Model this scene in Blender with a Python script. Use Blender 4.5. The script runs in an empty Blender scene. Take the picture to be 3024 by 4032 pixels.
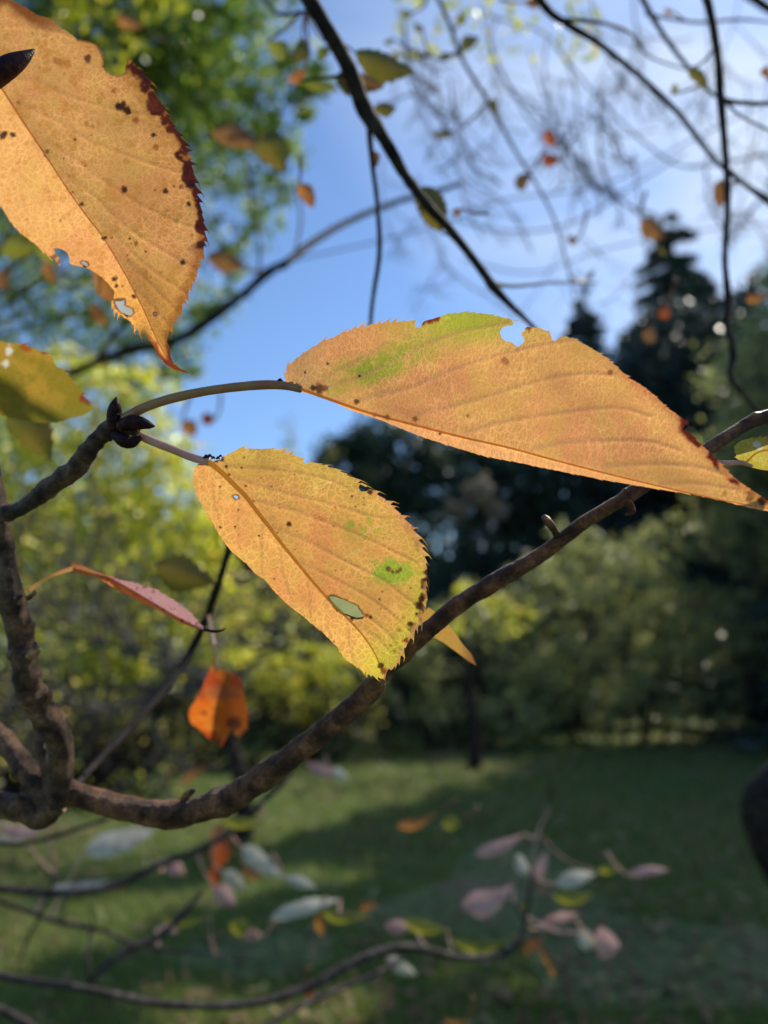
import bpy, math, random
import numpy as np
from mathutils import Vector, Matrix, noise
from mathutils.geometry import delaunay_2d_cdt

random.seed(7); RNG = np.random.default_rng(7)
scene = bpy.context.scene
col = scene.collection

# ------------------------------------------------------------------ camera
F = 3046.0                       # focal length in photograph pixels (3024 x 4032)
PITCH = math.radians(9.8)
CAMZ = 1.5
cd = bpy.data.cameras.new('camera'); cam = bpy.data.objects.new('camera', cd); col.objects.link(cam)
cam.location = (0, 0, CAMZ); cam.rotation_euler = (math.radians(90) + PITCH, 0, 0)
cd.sensor_fit = 'VERTICAL'; cd.sensor_height = 24.0; cd.sensor_width = 18.0
cd.lens = 24.0 * F / 4032.0
cd.clip_start = 0.02; cd.clip_end = 600
cd.dof.use_dof = True; cd.dof.focus_distance = 0.25
cd.dof.aperture_fstop = cd.lens / 4.1
scene.camera = cam

# ------------------------------------------------------------------ light
SUN_AZ = math.radians(52); SUN_EL = math.radians(44)     # azimuth clockwise from the view direction (+Y)
SUNV = Vector((math.sin(SUN_AZ) * math.cos(SUN_EL), math.cos(SUN_AZ) * math.cos(SUN_EL), math.sin(SUN_EL)))
world = bpy.data.worlds.new('World'); scene.world = world; world.use_nodes = True
wn = world.node_tree; wn.nodes.clear()
def wnode(t, **k):
    n = wn.nodes.new(t)
    for a, b in k.items(): setattr(n, a, b)
    return n
out = wnode('ShaderNodeOutputWorld'); bg = wnode('ShaderNodeBackground')
sky = wnode('ShaderNodeTexSky', sky_type='NISHITA', sun_disc=False)
sky.sun_elevation = SUN_EL; sky.sun_rotation = SUN_AZ
sky.air_density = 1.0; sky.dust_density = 0.6; sky.ozone_density = 2.5
tc = wnode('ShaderNodeTexCoord')
mp = wnode('ShaderNodeMapping'); mp.inputs['Scale'].default_value = (1.2, 1.6, 5.0)
mp.inputs['Rotation'].default_value = (0.2, 0.3, 0.5)
ns = wnode('ShaderNodeTexNoise'); ns.inputs['Scale'].default_value = 1.6; ns.inputs['Detail'].default_value = 6
ns.inputs['Distortion'].default_value = 0.6
dot = wnode('ShaderNodeVectorMath', operation='DOT_PRODUCT'); dot.inputs[1].default_value = SUNV
m1 = wnode('ShaderNodeMapRange'); m1.inputs[1].default_value = 0.72; m1.inputs[2].default_value = 1.0   # thin cirrus veil round the sun
m1.inputs[3].default_value = 0.0; m1.inputs[4].default_value = 1.3
m2 = wnode('ShaderNodeMapRange'); m2.inputs[1].default_value = 0.32; m2.inputs[2].default_value = 0.62
mu = wnode('ShaderNodeMath', operation='MULTIPLY'); mu.use_clamp = True
mx = wnode('ShaderNodeMix', data_type='RGBA'); mx.inputs[7].default_value = (4.9, 5.7, 7.0, 1)
tint = wnode('ShaderNodeMix', data_type='RGBA', blend_type='MULTIPLY'); tint.inputs[0].default_value = 1
tint.inputs[7].default_value = (0.80, 0.95, 1.12, 1)
bg.inputs[1].default_value = 0.145
L = wn.links.new
L(tc.outputs['Generated'], mp.inputs[0]); L(mp.outputs[0], ns.inputs['Vector'])
L(tc.outputs['Generated'], dot.inputs[0]); L(dot.outputs['Value'], m1.inputs[0]); L(ns.outputs[0], m2.inputs[0])
L(m1.outputs[0], mu.inputs[0]); L(m2.outputs[0], mu.inputs[1])
L(mu.outputs[0], mx.inputs[0]); L(sky.outputs[0], tint.inputs[6]); L(tint.outputs[2], mx.inputs[6])
L(mx.outputs[2], bg.inputs[0]); L(bg.outputs[0], out.inputs[0])

sl = bpy.data.lights.new('sun', 'SUN'); sl.energy = 4.35; sl.angle = math.radians(0.5); sl.color = (1.0, 0.93, 0.82)
so = bpy.data.objects.new('sun', sl); col.objects.link(so)
so.rotation_euler = (-SUNV).to_track_quat('-Z', 'Y').to_euler(); so.location = (5, 5, 12)

vs = scene.view_settings; vs.view_transform = 'Standard'; vs.look = 'None'; vs.gamma = 1; vs.exposure = 0.15
vs.use_curve_mapping = False
scene.cycles.max_bounces = 6; scene.cycles.transparent_max_bounces = 4; scene.cycles.diffuse_bounces = 3
scene.cycles.transmission_bounces = 4; scene.cycles.glossy_bounces = 2
scene.cycles.sample_clamp_indirect = 4.0; scene.cycles.sample_clamp_direct = 24.0

# ------------------------------------------------------------------ helpers
CM = Matrix.Translation((0, 0, CAMZ)) @ Matrix.Rotation(math.radians(90) + PITCH, 4, 'X')
CMn = np.array(CM)
def P(x, y, d):
    """photograph pixel + real distance along the view axis -> place in the world"""
    return CM @ Vector(((x - 1512) / F * d, -(y - 2016) / F * d, -d))
def Pn(x, y, d):
    x = np.asarray(x, float); y = np.asarray(y, float); d = np.asarray(d, float) + 0 * x
    v = np.stack([(x - 1512) / F * d, -(y - 2016) / F * d, -d, np.ones_like(x)], -1)
    return (v @ CMn.T)[:, :3]
S = 3024 / 1659.0                # overview picture -> photograph pixels
def crop(x0, y0, k): return lambda pts: [(x0 + a * k, y0 + b * k) for a, b in pts]

def link(o, parent=None):
    col.objects.link(o)
    if parent is not None: o.parent = parent
    return o
def tag(o, label=None, cat=None, group=None, kind=None):
    if label: o['label'] = label
    if cat: o['category'] = cat
    if group: o['group'] = group
    if kind: o['kind'] = kind
    return o
def thing(name, label, cat, loc=(0, 0, 0), group=None):
    o = bpy.data.objects.new(name, None); o.empty_display_size = 0.02; o.location = loc
    link(o); return tag(o, label, cat, group)
def mesh_obj(name, verts, faces, mat, parent=None, smooth=True):
    me = bpy.data.meshes.new(name)
    v = np.asarray(verts, float)
    if parent is not None: v = v - np.array(parent['_base']) if '_base' in parent else v - np.array(world_loc(parent))
    if isinstance(faces, np.ndarray):
        n, k = faces.shape
        me.vertices.add(len(v)); me.vertices.foreach_set('co', v.ravel())
        me.loops.add(n * k); me.loops.foreach_set('vertex_index', faces.ravel().astype(np.int32))
        me.polygons.add(n); me.polygons.foreach_set('loop_start', np.arange(0, n * k, k, dtype=np.int32))
        me.update(calc_edges=True); me.validate()
    else:
        me.from_pydata([tuple(p) for p in v], [], faces)
    if smooth: me.polygons.foreach_set('use_smooth', np.ones(len(me.polygons), bool))
    me.update()
    if mat: me.materials.append(mat)
    return link(bpy.data.objects.new(name, me), parent)
def world_loc(o):
    l = Vector(o.location)
    while o.parent: o = o.parent; l = l + Vector(o.location)
    return l

def catmull(P_, n):
    """smooth curve through the rows of P_ (any number of columns)"""
    P_ = np.asarray(P_, float)
    if len(P_) < 3:
        t = np.linspace(0, 1, n * (len(P_) - 1) + 1)[:, None]; return P_[0] * (1 - t) + P_[-1] * t
    A = np.vstack([2 * P_[0] - P_[1], P_, 2 * P_[-1] - P_[-2]]); out = []
    for i in range(1, len(A) - 2):
        t = np.linspace(0, 1, n, endpoint=False)[:, None]
        a, b, c, d = A[i - 1], A[i], A[i + 1], A[i + 2]
        out.append(.5 * ((2 * b) + (-a + c) * t + (2 * a - 5 * b + 4 * c - d) * t ** 2 + (-a + 3 * b - 3 * c + d) * t ** 3))
    out.append(P_[-1][None]); return np.vstack(out)

def tube_geo(w, seg=10, lump=0.0, lf=1.0, seed=0.0):
    """w: rows x,y,z,r in metres -> verts, faces"""
    w = np.asarray(w, float); n = len(w); V = []; Fc = []
    tan = np.gradient(w[:, :3], axis=0); tan /= np.linalg.norm(tan, axis=1)[:, None] + 1e-12
    up = Vector((0.13, 0.3, 0.9)); s = 0.0
    for i in range(n):
        t = Vector(tan[i]); a = t.cross(up)
        if a.length < 1e-4: a = t.cross(Vector((1, 0, 0)))
        a.normalize(); b = t.cross(a); up = b.cross(t) if False else up
        if i: s += float(np.linalg.norm(w[i, :3] - w[i - 1, :3]))
        for k in range(seg):
            th = 2 * math.pi * k / seg; r = w[i, 3]
            if lump:
                q = Vector((math.cos(th) * .8, math.sin(th) * .8, s * lf)) + Vector((seed, 0, 0))
                r *= 1 + lump * (noise.noise(q) + .6 * noise.noise(q * 2.7) + .35 * noise.noise(q * 6.1))
            p = Vector(w[i, :3]) + (a * math.cos(th) + b * math.sin(th)) * r
            V.append(p)
    for i in range(n - 1):
        for k in range(seg):
            k2 = (k + 1) % seg
            Fc.append((i * seg + k, i * seg + k2, (i + 1) * seg + k2, (i + 1) * seg + k))
    V.append(Vector(w[0, :3])); V.append(Vector(w[-1, :3])); c0 = n * seg
    for k in range(seg):
        k2 = (k + 1) % seg
        Fc.append((c0, k2, k)); Fc.append((c0 + 1, (n - 1) * seg + k, (n - 1) * seg + k2))
    return V, Fc
def px_curve(pts, n=6):
    """rows x,y,d,r (pixels, metres, pixel radius) -> world rows x,y,z,r metres"""
    c = catmull(pts, n); w = Pn(c[:, 0], c[:, 1], c[:, 2]); return np.column_stack([w, np.maximum(c[:, 3], .2) * c[:, 2] / F])
def tube(name, pts, mat, parent=None, seg=10, lump=0.0, lf=None, n=6, seed=0.0):
    w = px_curve(pts, n); r = float(np.mean(w[:, 3]))
    V, Fc = tube_geo(w, seg, lump, lf if lf else .45 / max(r, 1e-5), seed)
    return mesh_obj(name, V, Fc, mat, parent)
def merge(geos):
    V = []; Fc = []
    for v, f in geos:
        o = len(V); V += list(v); Fc += [tuple(i + o for i in q) for q in f]
    return V, Fc

# ------------------------------------------------------------------ materials
def new_mat(name):
    m = bpy.data.materials.new(name); m.use_nodes = True; m.node_tree.nodes.clear()
    return m, m.node_tree.nodes, m.node_tree.links.new
def ramp(nodes, stops):
    r = nodes.new('ShaderNodeValToRGB'); e = r.color_ramp.elements
    while len(e) > 1: e.remove(e[0])
    e[0].position, e[0].color = stops[0][0], (*stops[0][1], 1)
    for p, c in stops[1:]:
        k = e.new(p); k.color = (*c, 1)
    return r

def foliage_mat(name, stops, trans=0.5, rough=0.45, spec=0.4, tboost=1.3):
    m, N, L = new_mat(name); o = N.new('ShaderNodeOutputMaterial')
    g = N.new('ShaderNodeNewGeometry'); r = ramp(N, stops); L(g.outputs['Random Per Island'], r.inputs[0])
    p = N.new('ShaderNodeBsdfPrincipled'); p.inputs['Roughness'].default_value = rough
    p.inputs['Specular IOR Level'].default_value = spec; L(r.outputs[0], p.inputs['Base Color'])
    t = N.new('ShaderNodeBsdfTranslucent'); b = N.new('ShaderNodeMix'); b.data_type = 'RGBA'; b.blend_type = 'MULTIPLY'
    b.inputs[0].default_value = 1; b.inputs[7].default_value = (tboost, tboost, tboost * .75, 1)
    L(r.outputs[0], b.inputs[6]); L(b.outputs[2], t.inputs[0])
    mx = N.new('ShaderNodeMixShader'); mx.inputs[0].default_value = trans
    L(p.outputs[0], mx.inputs[1]); L(t.outputs[0], mx.inputs[2]); L(mx.outputs[0], o.inputs[0]); return m

def bark_mat(name, dark, light, scale=120, rough=.6, spec=.35, bump=.6):
    m, N, L = new_mat(name); o = N.new('ShaderNodeOutputMaterial')
    p = N.new('ShaderNodeBsdfPrincipled'); p.inputs['Roughness'].default_value = rough; p.inputs['Specular IOR Level'].default_value = spec
    tcn = N.new('ShaderNodeTexCoord'); n1 = N.new('ShaderNodeTexNoise'); n1.inputs['Scale'].default_value = scale; n1.inputs['Detail'].default_value = 8
    al = N.new('ShaderNodeAttribute'); al.attribute_name = 'along'; nb_ = N.new('ShaderNodeTexNoise'); nb_.noise_dimensions = '4D'; nb_.inputs['Scale'].default_value = scale * 1.6; nb_.inputs['Detail'].default_value = 3
    aw = N.new('ShaderNodeMath'); aw.operation = 'MULTIPLY'; aw.inputs[1].default_value = 5.0; L(al.outputs['Fac'], aw.inputs[0]); L(aw.outputs[0], nb_.inputs['W']); L(tcn.outputs['Object'], nb_.inputs['Vector'])
    n2 = N.new('ShaderNodeTexNoise'); n2.inputs['Scale'].default_value = scale * 6; n2.inputs['Detail'].default_value = 6
    L(tcn.outputs['Object'], n1.inputs['Vector']); L(tcn.outputs['Object'], n2.inputs['Vector'])
    mid = tuple((a + b) / 2.3 for a, b in zip(dark, light))
    r = ramp(N, [(.38, dark), (.52, mid), (.66, light)]); L(n1.outputs[0], r.inputs[0])
    mm = N.new('ShaderNodeMix'); mm.data_type = 'RGBA'; mm.blend_type = 'MULTIPLY'; mm.inputs[0].default_value = .7
    r2 = ramp(N, [(.35, (.35, .3, .28)), (.6, (1, 1, 1))]); L(n2.outputs[0], r2.inputs[0])
    L(r.outputs[0], mm.inputs[6]); L(r2.outputs[0], mm.inputs[7])
    m3 = N.new('ShaderNodeMix'); m3.data_type = 'RGBA'; m3.blend_type = 'MULTIPLY'; m3.inputs[0].default_value = .8; r3 = ramp(N, [(.40, (.30, .26, .24)), (.5, (1, 1, 1)), (.62, (1.25, 1.2, 1.1))]); L(nb_.outputs[0], r3.inputs[0])
    L(mm.outputs[2], m3.inputs[6]); L(r3.outputs[0], m3.inputs[7]); L(m3.outputs[2], p.inputs['Base Color'])
    ad = N.new('ShaderNodeMath'); ad.operation = 'ADD'; L(n1.outputs[0], ad.inputs[0]); L(n2.outputs[0], ad.inputs[1])
    bp = N.new('ShaderNodeBump'); bp.inputs['Strength'].default_value = bump; bp.inputs['Distance'].default_value = .08 / scale
    ad2 = N.new('ShaderNodeMath'); ad2.operation = 'MULTIPLY_ADD'; ad2.inputs[1].default_value = 1.6; L(nb_.outputs[0], ad2.inputs[0]); L(ad.outputs[0], ad2.inputs[2])
    L(ad2.outputs[0], bp.inputs['Height']); L(bp.outputs[0], p.inputs['Normal']); L(p.outputs[0], o.inputs[0]); return m

def simple_leaf_mat(name, c1, c2, under=None, trans=.5, scale=60, spots=0.25, rough=.4, spec=.5):
    """a fallen-colour cherry leaf: mottled between two pigments, some brown specks"""
    m, N, L = new_mat(name); o = N.new('ShaderNodeOutputMaterial')
    tcn = N.new('ShaderNodeTexCoord'); n1 = N.new('ShaderNodeTexNoise'); n1.inputs['Scale'].default_value = scale; n1.inputs['Detail'].default_value = 5
    L(tcn.outputs['Object'], n1.inputs['Vector']); r = ramp(N, [(.36, c1), (.64, c2)]); L(n1.outputs[0], r.inputs[0])
    n2 = N.new('ShaderNodeTexNoise'); n2.inputs['Scale'].default_value = scale * 5; n2.inputs['Detail'].default_value = 3; L(tcn.outputs['Object'], n2.inputs['Vector'])
    r2 = ramp(N, [(.64, (1, 1, 1)), (.72, (.25, .1, .05))]); L(n2.outputs[0], r2.inputs[0])
    mm = N.new('ShaderNodeMix'); mm.data_type = 'RGBA'; mm.blend_type = 'MULTIPLY'; mm.inputs[0].default_value = spots * 3
    L(r.outputs[0], mm.inputs[6]); L(r2.outputs[0], mm.inputs[7])
    p = N.new('ShaderNodeBsdfPrincipled'); p.inputs['Roughness'].default_value = rough; p.inputs['Specular IOR Level'].default_value = spec
    t = N.new('ShaderNodeBsdfTranslucent')
    L(mm.outputs[2], t.inputs[0])
    L(mm.outputs[2], p.inputs['Base Color'])
    mx = N.new('ShaderNodeMixShader'); mx.inputs[0].default_value = trans
    L(p.outputs[0], mx.inputs[1]); L(t.outputs[0], mx.inputs[2]); L(mx.outputs[0], o.inputs[0]); return m

def hero_mat(name, gain=1.0, trans=.62, vs_=1.0, light=(1.6, 1.65, 1.9), stretch=(1, 1), strength=.8):
    """blade material: pigment and any painted vein shade stored on the mesh, fine vein net and grain from textures"""
    m, N, L = new_mat(name); o = N.new('ShaderNodeOutputMaterial')
    at = N.new('ShaderNodeVertexColor'); at.layer_name = 'pigment'
    uv = N.new('ShaderNodeUVMap'); uv.uv_map = 'UVMap'
    nz = N.new('ShaderNodeTexNoise'); nz.inputs['Scale'].default_value = 14; nz.inputs['Detail'].default_value = 3
    L(uv.outputs[0], nz.inputs['Vector'])
    sc = N.new('ShaderNodeVectorMath'); sc.operation = 'SCALE'; sc.inputs['Scale'].default_value = .05
    sub = N.new('ShaderNodeVectorMath'); sub.operation = 'SUBTRACT'; sub.inputs[1].default_value = (.5, .5, .5)
    L(nz.outputs['Color'], sub.inputs[0]); L(sub.outputs[0], sc.inputs[0])
    ad = N.new('ShaderNodeVectorMath'); ad.operation = 'ADD'; L(uv.outputs[0], ad.inputs[0]); L(sc.outputs[0], ad.inputs[1])
    mp = N.new('ShaderNodeMapping'); mp.inputs['Scale'].default_value = (stretch[0], stretch[1], 1); L(ad.outputs[0], mp.inputs[0])
    def vor(scale, wdt):
        v = N.new('ShaderNodeTexVoronoi'); v.feature = 'DISTANCE_TO_EDGE'; v.inputs['Scale'].default_value = scale * vs_
        L(mp.outputs[0], v.inputs['Vector'])
        r = N.new('ShaderNodeMapRange'); r.inputs[1].default_value = 0.0; r.inputs[2].default_value = wdt; r.inputs[3].default_value = 1; r.inputs[4].default_value = 0
        L(v.outputs['Distance'], r.inputs[0]); return r
    a = vor(36, .12); b = vor(95, .16)
    mx1 = N.new('ShaderNodeMath'); mx1.operation = 'MULTIPLY'; mx1.inputs[1].default_value = .45; L(b.outputs[0], mx1.inputs[0])
    mxx = N.new('ShaderNodeMath'); mxx.operation = 'MAXIMUM'; L(a.outputs[0], mxx.inputs[0]); L(mx1.outputs[0], mxx.inputs[1])
    # the net comes and goes over the blade
    n3 = N.new('ShaderNodeTexNoise'); n3.inputs['Scale'].default_value = 5; n3.inputs['Detail'].default_value = 2; L(uv.outputs[0], n3.inputs['Vector'])
    r3 = N.new('ShaderNodeMapRange'); r3.inputs[1].default_value = .3; r3.inputs[2].default_value = .65; r3.inputs[3].default_value = .25; r3.inputs[4].default_value = 1; L(n3.outputs[0], r3.inputs[0])
    m4 = N.new('ShaderNodeMath'); m4.operation = 'MULTIPLY'; L(mxx.outputs[0], m4.inputs[0]); L(r3.outputs[0], m4.inputs[1])
    m5 = N.new('ShaderNodeMath'); m5.operation = 'MULTIPLY'; m5.inputs[1].default_value = strength; L(m4.outputs[0], m5.inputs[0])
    li = N.new('ShaderNodeMix'); li.data_type = 'RGBA'; li.blend_type = 'MULTIPLY'; li.inputs[7].default_value = (*light, 1)
    L(at.outputs[0], li.inputs[6]); L(m5.outputs[0], li.inputs[0])
    # grain
    n4 = N.new('ShaderNodeTexNoise'); n4.inputs['Scale'].default_value = 110; n4.inputs['Detail'].default_value = 4; L(uv.outputs[0], n4.inputs['Vector'])
    r4 = ramp(N, [(.33, (.80, .74, .62)), (.5, (1, 1, 1)), (.68, (1.0, .88, .78))]); L(n4.outputs[0], r4.inputs[0])
    gr = N.new('ShaderNodeMix'); gr.data_type = 'RGBA'; gr.blend_type = 'MULTIPLY'; gr.inputs[0].default_value = .8
    L(li.outputs[2], gr.inputs[6]); L(r4.outputs[0], gr.inputs[7])
    p = N.new('ShaderNodeBsdfPrincipled'); p.inputs['Roughness'].default_value = .5; p.inputs['Specular IOR Level'].default_value = .25
    dm = N.new('ShaderNodeMix'); dm.data_type = 'RGBA'; dm.blend_type = 'MULTIPLY'; dm.inputs[0].default_value = 1; dm.inputs[7].default_value = (.62, .6, .6, 1)
    L(gr.outputs[2], dm.inputs[6]); L(dm.outputs[2], p.inputs['Base Color'])
    t = N.new('ShaderNodeBsdfTranslucent'); gm = N.new('ShaderNodeMix'); gm.data_type = 'RGBA'; gm.blend_type = 'MULTIPLY'; gm.inputs[0].default_value = 1
    gm.inputs[7].default_value = (gain, gain, gain, 1); L(gr.outputs[2], gm.inputs[6]); L(gm.outputs[2], t.inputs[0])
    bp = N.new('ShaderNodeBump'); bp.inputs['Strength'].default_value = .35; bp.inputs['Distance'].default_value = .0002
    L(m4.outputs[0], bp.inputs['Height']); L(bp.outputs[0], p.inputs['Normal'])
    mx = N.new('ShaderNodeMixShader'); mx.inputs[0].default_value = trans
    L(p.outputs[0], mx.inputs[1]); L(t.outputs[0], mx.inputs[2]); L(mx.outputs[0], o.inputs[0]); return m

def stalk_mat(name, c, c2, trans=.25, rough=.35):
    m, N, L = new_mat(name); o = N.new('ShaderNodeOutputMaterial')
    tcn = N.new('ShaderNodeTexCoord'); n1 = N.new('ShaderNodeTexNoise'); n1.inputs['Scale'].default_value = 160; n1.inputs['Detail'].default_value = 4
    L(tcn.outputs['Object'], n1.inputs['Vector']); r = ramp(N, [(.35, c), (.65, c2)]); L(n1.outputs[0], r.inputs[0])
    p = N.new('ShaderNodeBsdfPrincipled'); p.inputs['Roughness'].default_value = rough; p.inputs['Specular IOR Level'].default_value = .5
    t = N.new('ShaderNodeBsdfTranslucent'); L(r.outputs[0], p.inputs['Base Color']); L(r.outputs[0], t.inputs[0])
    mx = N.new('ShaderNodeMixShader'); mx.inputs[0].default_value = trans
    L(p.outputs[0], mx.inputs[1]); L(t.outputs[0], mx.inputs[2]); L(mx.outputs[0], o.inputs[0]); return m

M = {}
M['bark'] = bark_mat('cherry_bark', (.035, .016, .008), (.50, .29, .15), scale=110, rough=.42, spec=.38, bump=1.0)
M['bark_red'] = bark_mat('red_brown_bark', (.065, .026, .011), (.46, .22, .10), scale=130, rough=.42, spec=.32, bump=.8)
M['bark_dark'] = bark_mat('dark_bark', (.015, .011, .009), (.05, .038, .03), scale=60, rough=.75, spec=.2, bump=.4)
M['bark_grey'] = bark_mat('grey_bark', (.06, .05, .05), (.22, .19, .18), scale=60, rough=.6, spec=.3, bump=.4)
M['bark_mid'] = bark_mat('grey_brown_bark', (.03, .024, .02), (.11, .09, .075), scale=60, rough=.7, spec=.25, bump=.4)
M['trunk'] = bark_mat('tree_bark', (.02, .016, .013), (.09, .07, .055), scale=9, rough=.9, spec=.1, bump=.6)
M['bud'] = bark_mat('bud_scales', (.012, .003, .005), (.055, .014, .018), scale=300, rough=.5, spec=.15, bump=.8)
M['stalk_g'] = stalk_mat('petiole_olive', (.36, .27, .12), (.36, .17, .11), trans=.35)
M['stalk_p'] = stalk_mat('petiole_pink', (.60, .38, .33), (.52, .30, .22))
M['rib'] = stalk_mat('midrib_olive', (.86, .66, .28), (.92, .72, .32), trans=.93)
M['rib2'] = stalk_mat('midrib_tan', (.95, .68, .36), (.92, .62, .32), trans=.94)
M['film'] = stalk_mat('leaf_film', (.72, .72, .66), (.6, .62, .55), trans=.55, rough=.6)
M['orange'] = simple_leaf_mat('leaf_orange', (.50, .22, .05), (.34, .12, .035))
M['red'] = simple_leaf_mat('leaf_red', (.46, .11, .025), (.28, .05, .02))
M['yellow'] = simple_leaf_mat('leaf_yellow', (.36, .32, .035), (.20, .22, .025))
M['olive'] = simple_leaf_mat('leaf_olive', (.12, .13, .018), (.20, .14, .025))
M['brown'] = simple_leaf_mat('leaf_brown', (.36, .17, .05), (.22, .10, .04))
M['pink'] = simple_leaf_mat('leaf_pink', (.58, .34, .27), (.44, .23, .18), trans=.25, rough=.35, spec=.4)
M['white'] = simple_leaf_mat('leaf_pale', (.56, .52, .38), (.40, .35, .25), trans=.2, rough=.3, spec=.5)
M['pinktop'] = simple_leaf_mat('leaf_pink_top', (.72, .36, .38), (.60, .28, .30), trans=.3, rough=.35, spec=.5, spots=.1)

# ------------------------------------------------------------------ numpy value noise
_NT = RNG.random((256, 256))
def vnoise(x, y, s, oct=3, seed=0):
    r = 0; a = 1; tot = 0
    for o in range(oct):
        u = x / s + 17.3 * (o + 1) + seed * 31.7; v = y / s + 9.1 * (o + 1) + seed * 11.3
        i = np.floor(u).astype(int); j = np.floor(v).astype(int); fu = u - i; fv = v - j
        fu = fu * fu * (3 - 2 * fu); fv = fv * fv * (3 - 2 * fv); i &= 255; j &= 255; i2 = (i + 1) & 255; j2 = (j + 1) & 255
        r = r + a * ((_NT[i, j] * (1 - fu) + _NT[i2, j] * fu) * (1 - fv) + (_NT[i, j2] * (1 - fu) + _NT[i2, j2] * fu) * fv)
        tot += a; a *= .5; s *= .5
    return r / tot
def sstep(a, b, x): t = np.clip((x - a) / (b - a), 0, 1); return t * t * (3 - 2 * t)
def seg_dist(px, py, poly, closed=False):
    poly = np.asarray(poly, float); A = poly if closed else poly[:-1]; B = np.roll(poly, -1, 0) if closed else poly[1:]
    best = np.full(px.shape, 1e9); side = np.zeros(px.shape); tt = np.zeros(px.shape); acc = 0.0
    for (ax, ay), (bx, by) in zip(A, B):
        dx, dy = bx - ax, by - ay; l2 = dx * dx + dy * dy + 1e-9; l = math.sqrt(l2)
        t = np.clip(((px - ax) * dx + (py - ay) * dy) / l2, 0, 1)
        d = np.hypot(px - ax - t * dx, py - ay - t * dy); m = d < best
        best = np.where(m, d, best); side = np.where(m, np.sign(dx * (py - ay) - dy * (px - ax)), side)
        tt = np.where(m, acc + t * l, tt); acc += l
    return best, side, tt / max(acc, 1e-9)
def inside(px, py, poly):
    poly = np.asarray(poly, float); r = np.zeros(px.shape, bool); n = len(poly); j = n - 1
    for i in range(n):
        xi, yi = poly[i]; xj, yj = poly[j]
        if yi != yj: r ^= ((yi > py) != (yj > py)) & (px < (xj - xi) * (py - yi) / (yj - yi) + xi)
        j = i
    return r
def toothed(poly, sp=34, h=15, rnd=.48, awn=.5, step=8, seed=1, smooth=True):
    """open outline walked from leaf base to tip: forward-pointing serration with hair-like awns. out = left of walk * sgn"""
    rr = random.Random(seed); c = catmull(poly, 8) if smooth else np.asarray(poly, float)
    s = np.r_[0, np.cumsum(np.linalg.norm(np.diff(c, axis=0), axis=1))]; out = []; u = 0
    def at(q):
        q = min(max(q, 0), s[-1]); return np.array([np.interp(q, s, c[:, 0]), np.interp(q, s, c[:, 1])])
    while u < s[-1] - 2:
        w = sp * (1 + rnd * (rr.random() * 2 - 1)); a = at(u); b = at(u + w); t = (b - a) / (np.linalg.norm(b - a) + 1e-9)
        n = np.array([t[1], -t[0]]) * (1 if h > 0 else -1); H = abs(h) * (1 + rnd * 1.3 * (rr.random() * 2 - 1))
        if rr.random() < .12: H *= .25
        out.append(a)
        out.append(at(u + w * .35) + n * H * .25)
        out.append(at(u + w * .70) + n * H * .62 )
        tip = a + t * w * 1.02 + n * H; out.append(tip)
        if awn > 0 and H > abs(h) * .5:
            out.append(tip + t * w * awn * (.6 + .6 * rr.random()) + n * H * .30)
            out.append(tip + t * w * .05 - n * H * .16)
        out.append(a + t * w * 1.0 + n * H * .35)
        u += w
    return [tuple(p) for p in out]
def rough_line(poly, amp=3, step=9, seed=2):
    c = catmull(poly, 8); s = np.r_[0, np.cumsum(np.linalg.norm(np.diff(c, axis=0), axis=1))]; n = max(3, int(s[-1] / step)); q = np.linspace(0, s[-1], n)
    x = np.interp(q, s, c[:, 0]); y = np.interp(q, s, c[:, 1]); rr = np.random.default_rng(seed)
    return list(zip(x + rr.normal(0, amp * .5, n), y + rr.normal(0, amp * .5, n)))

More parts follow.
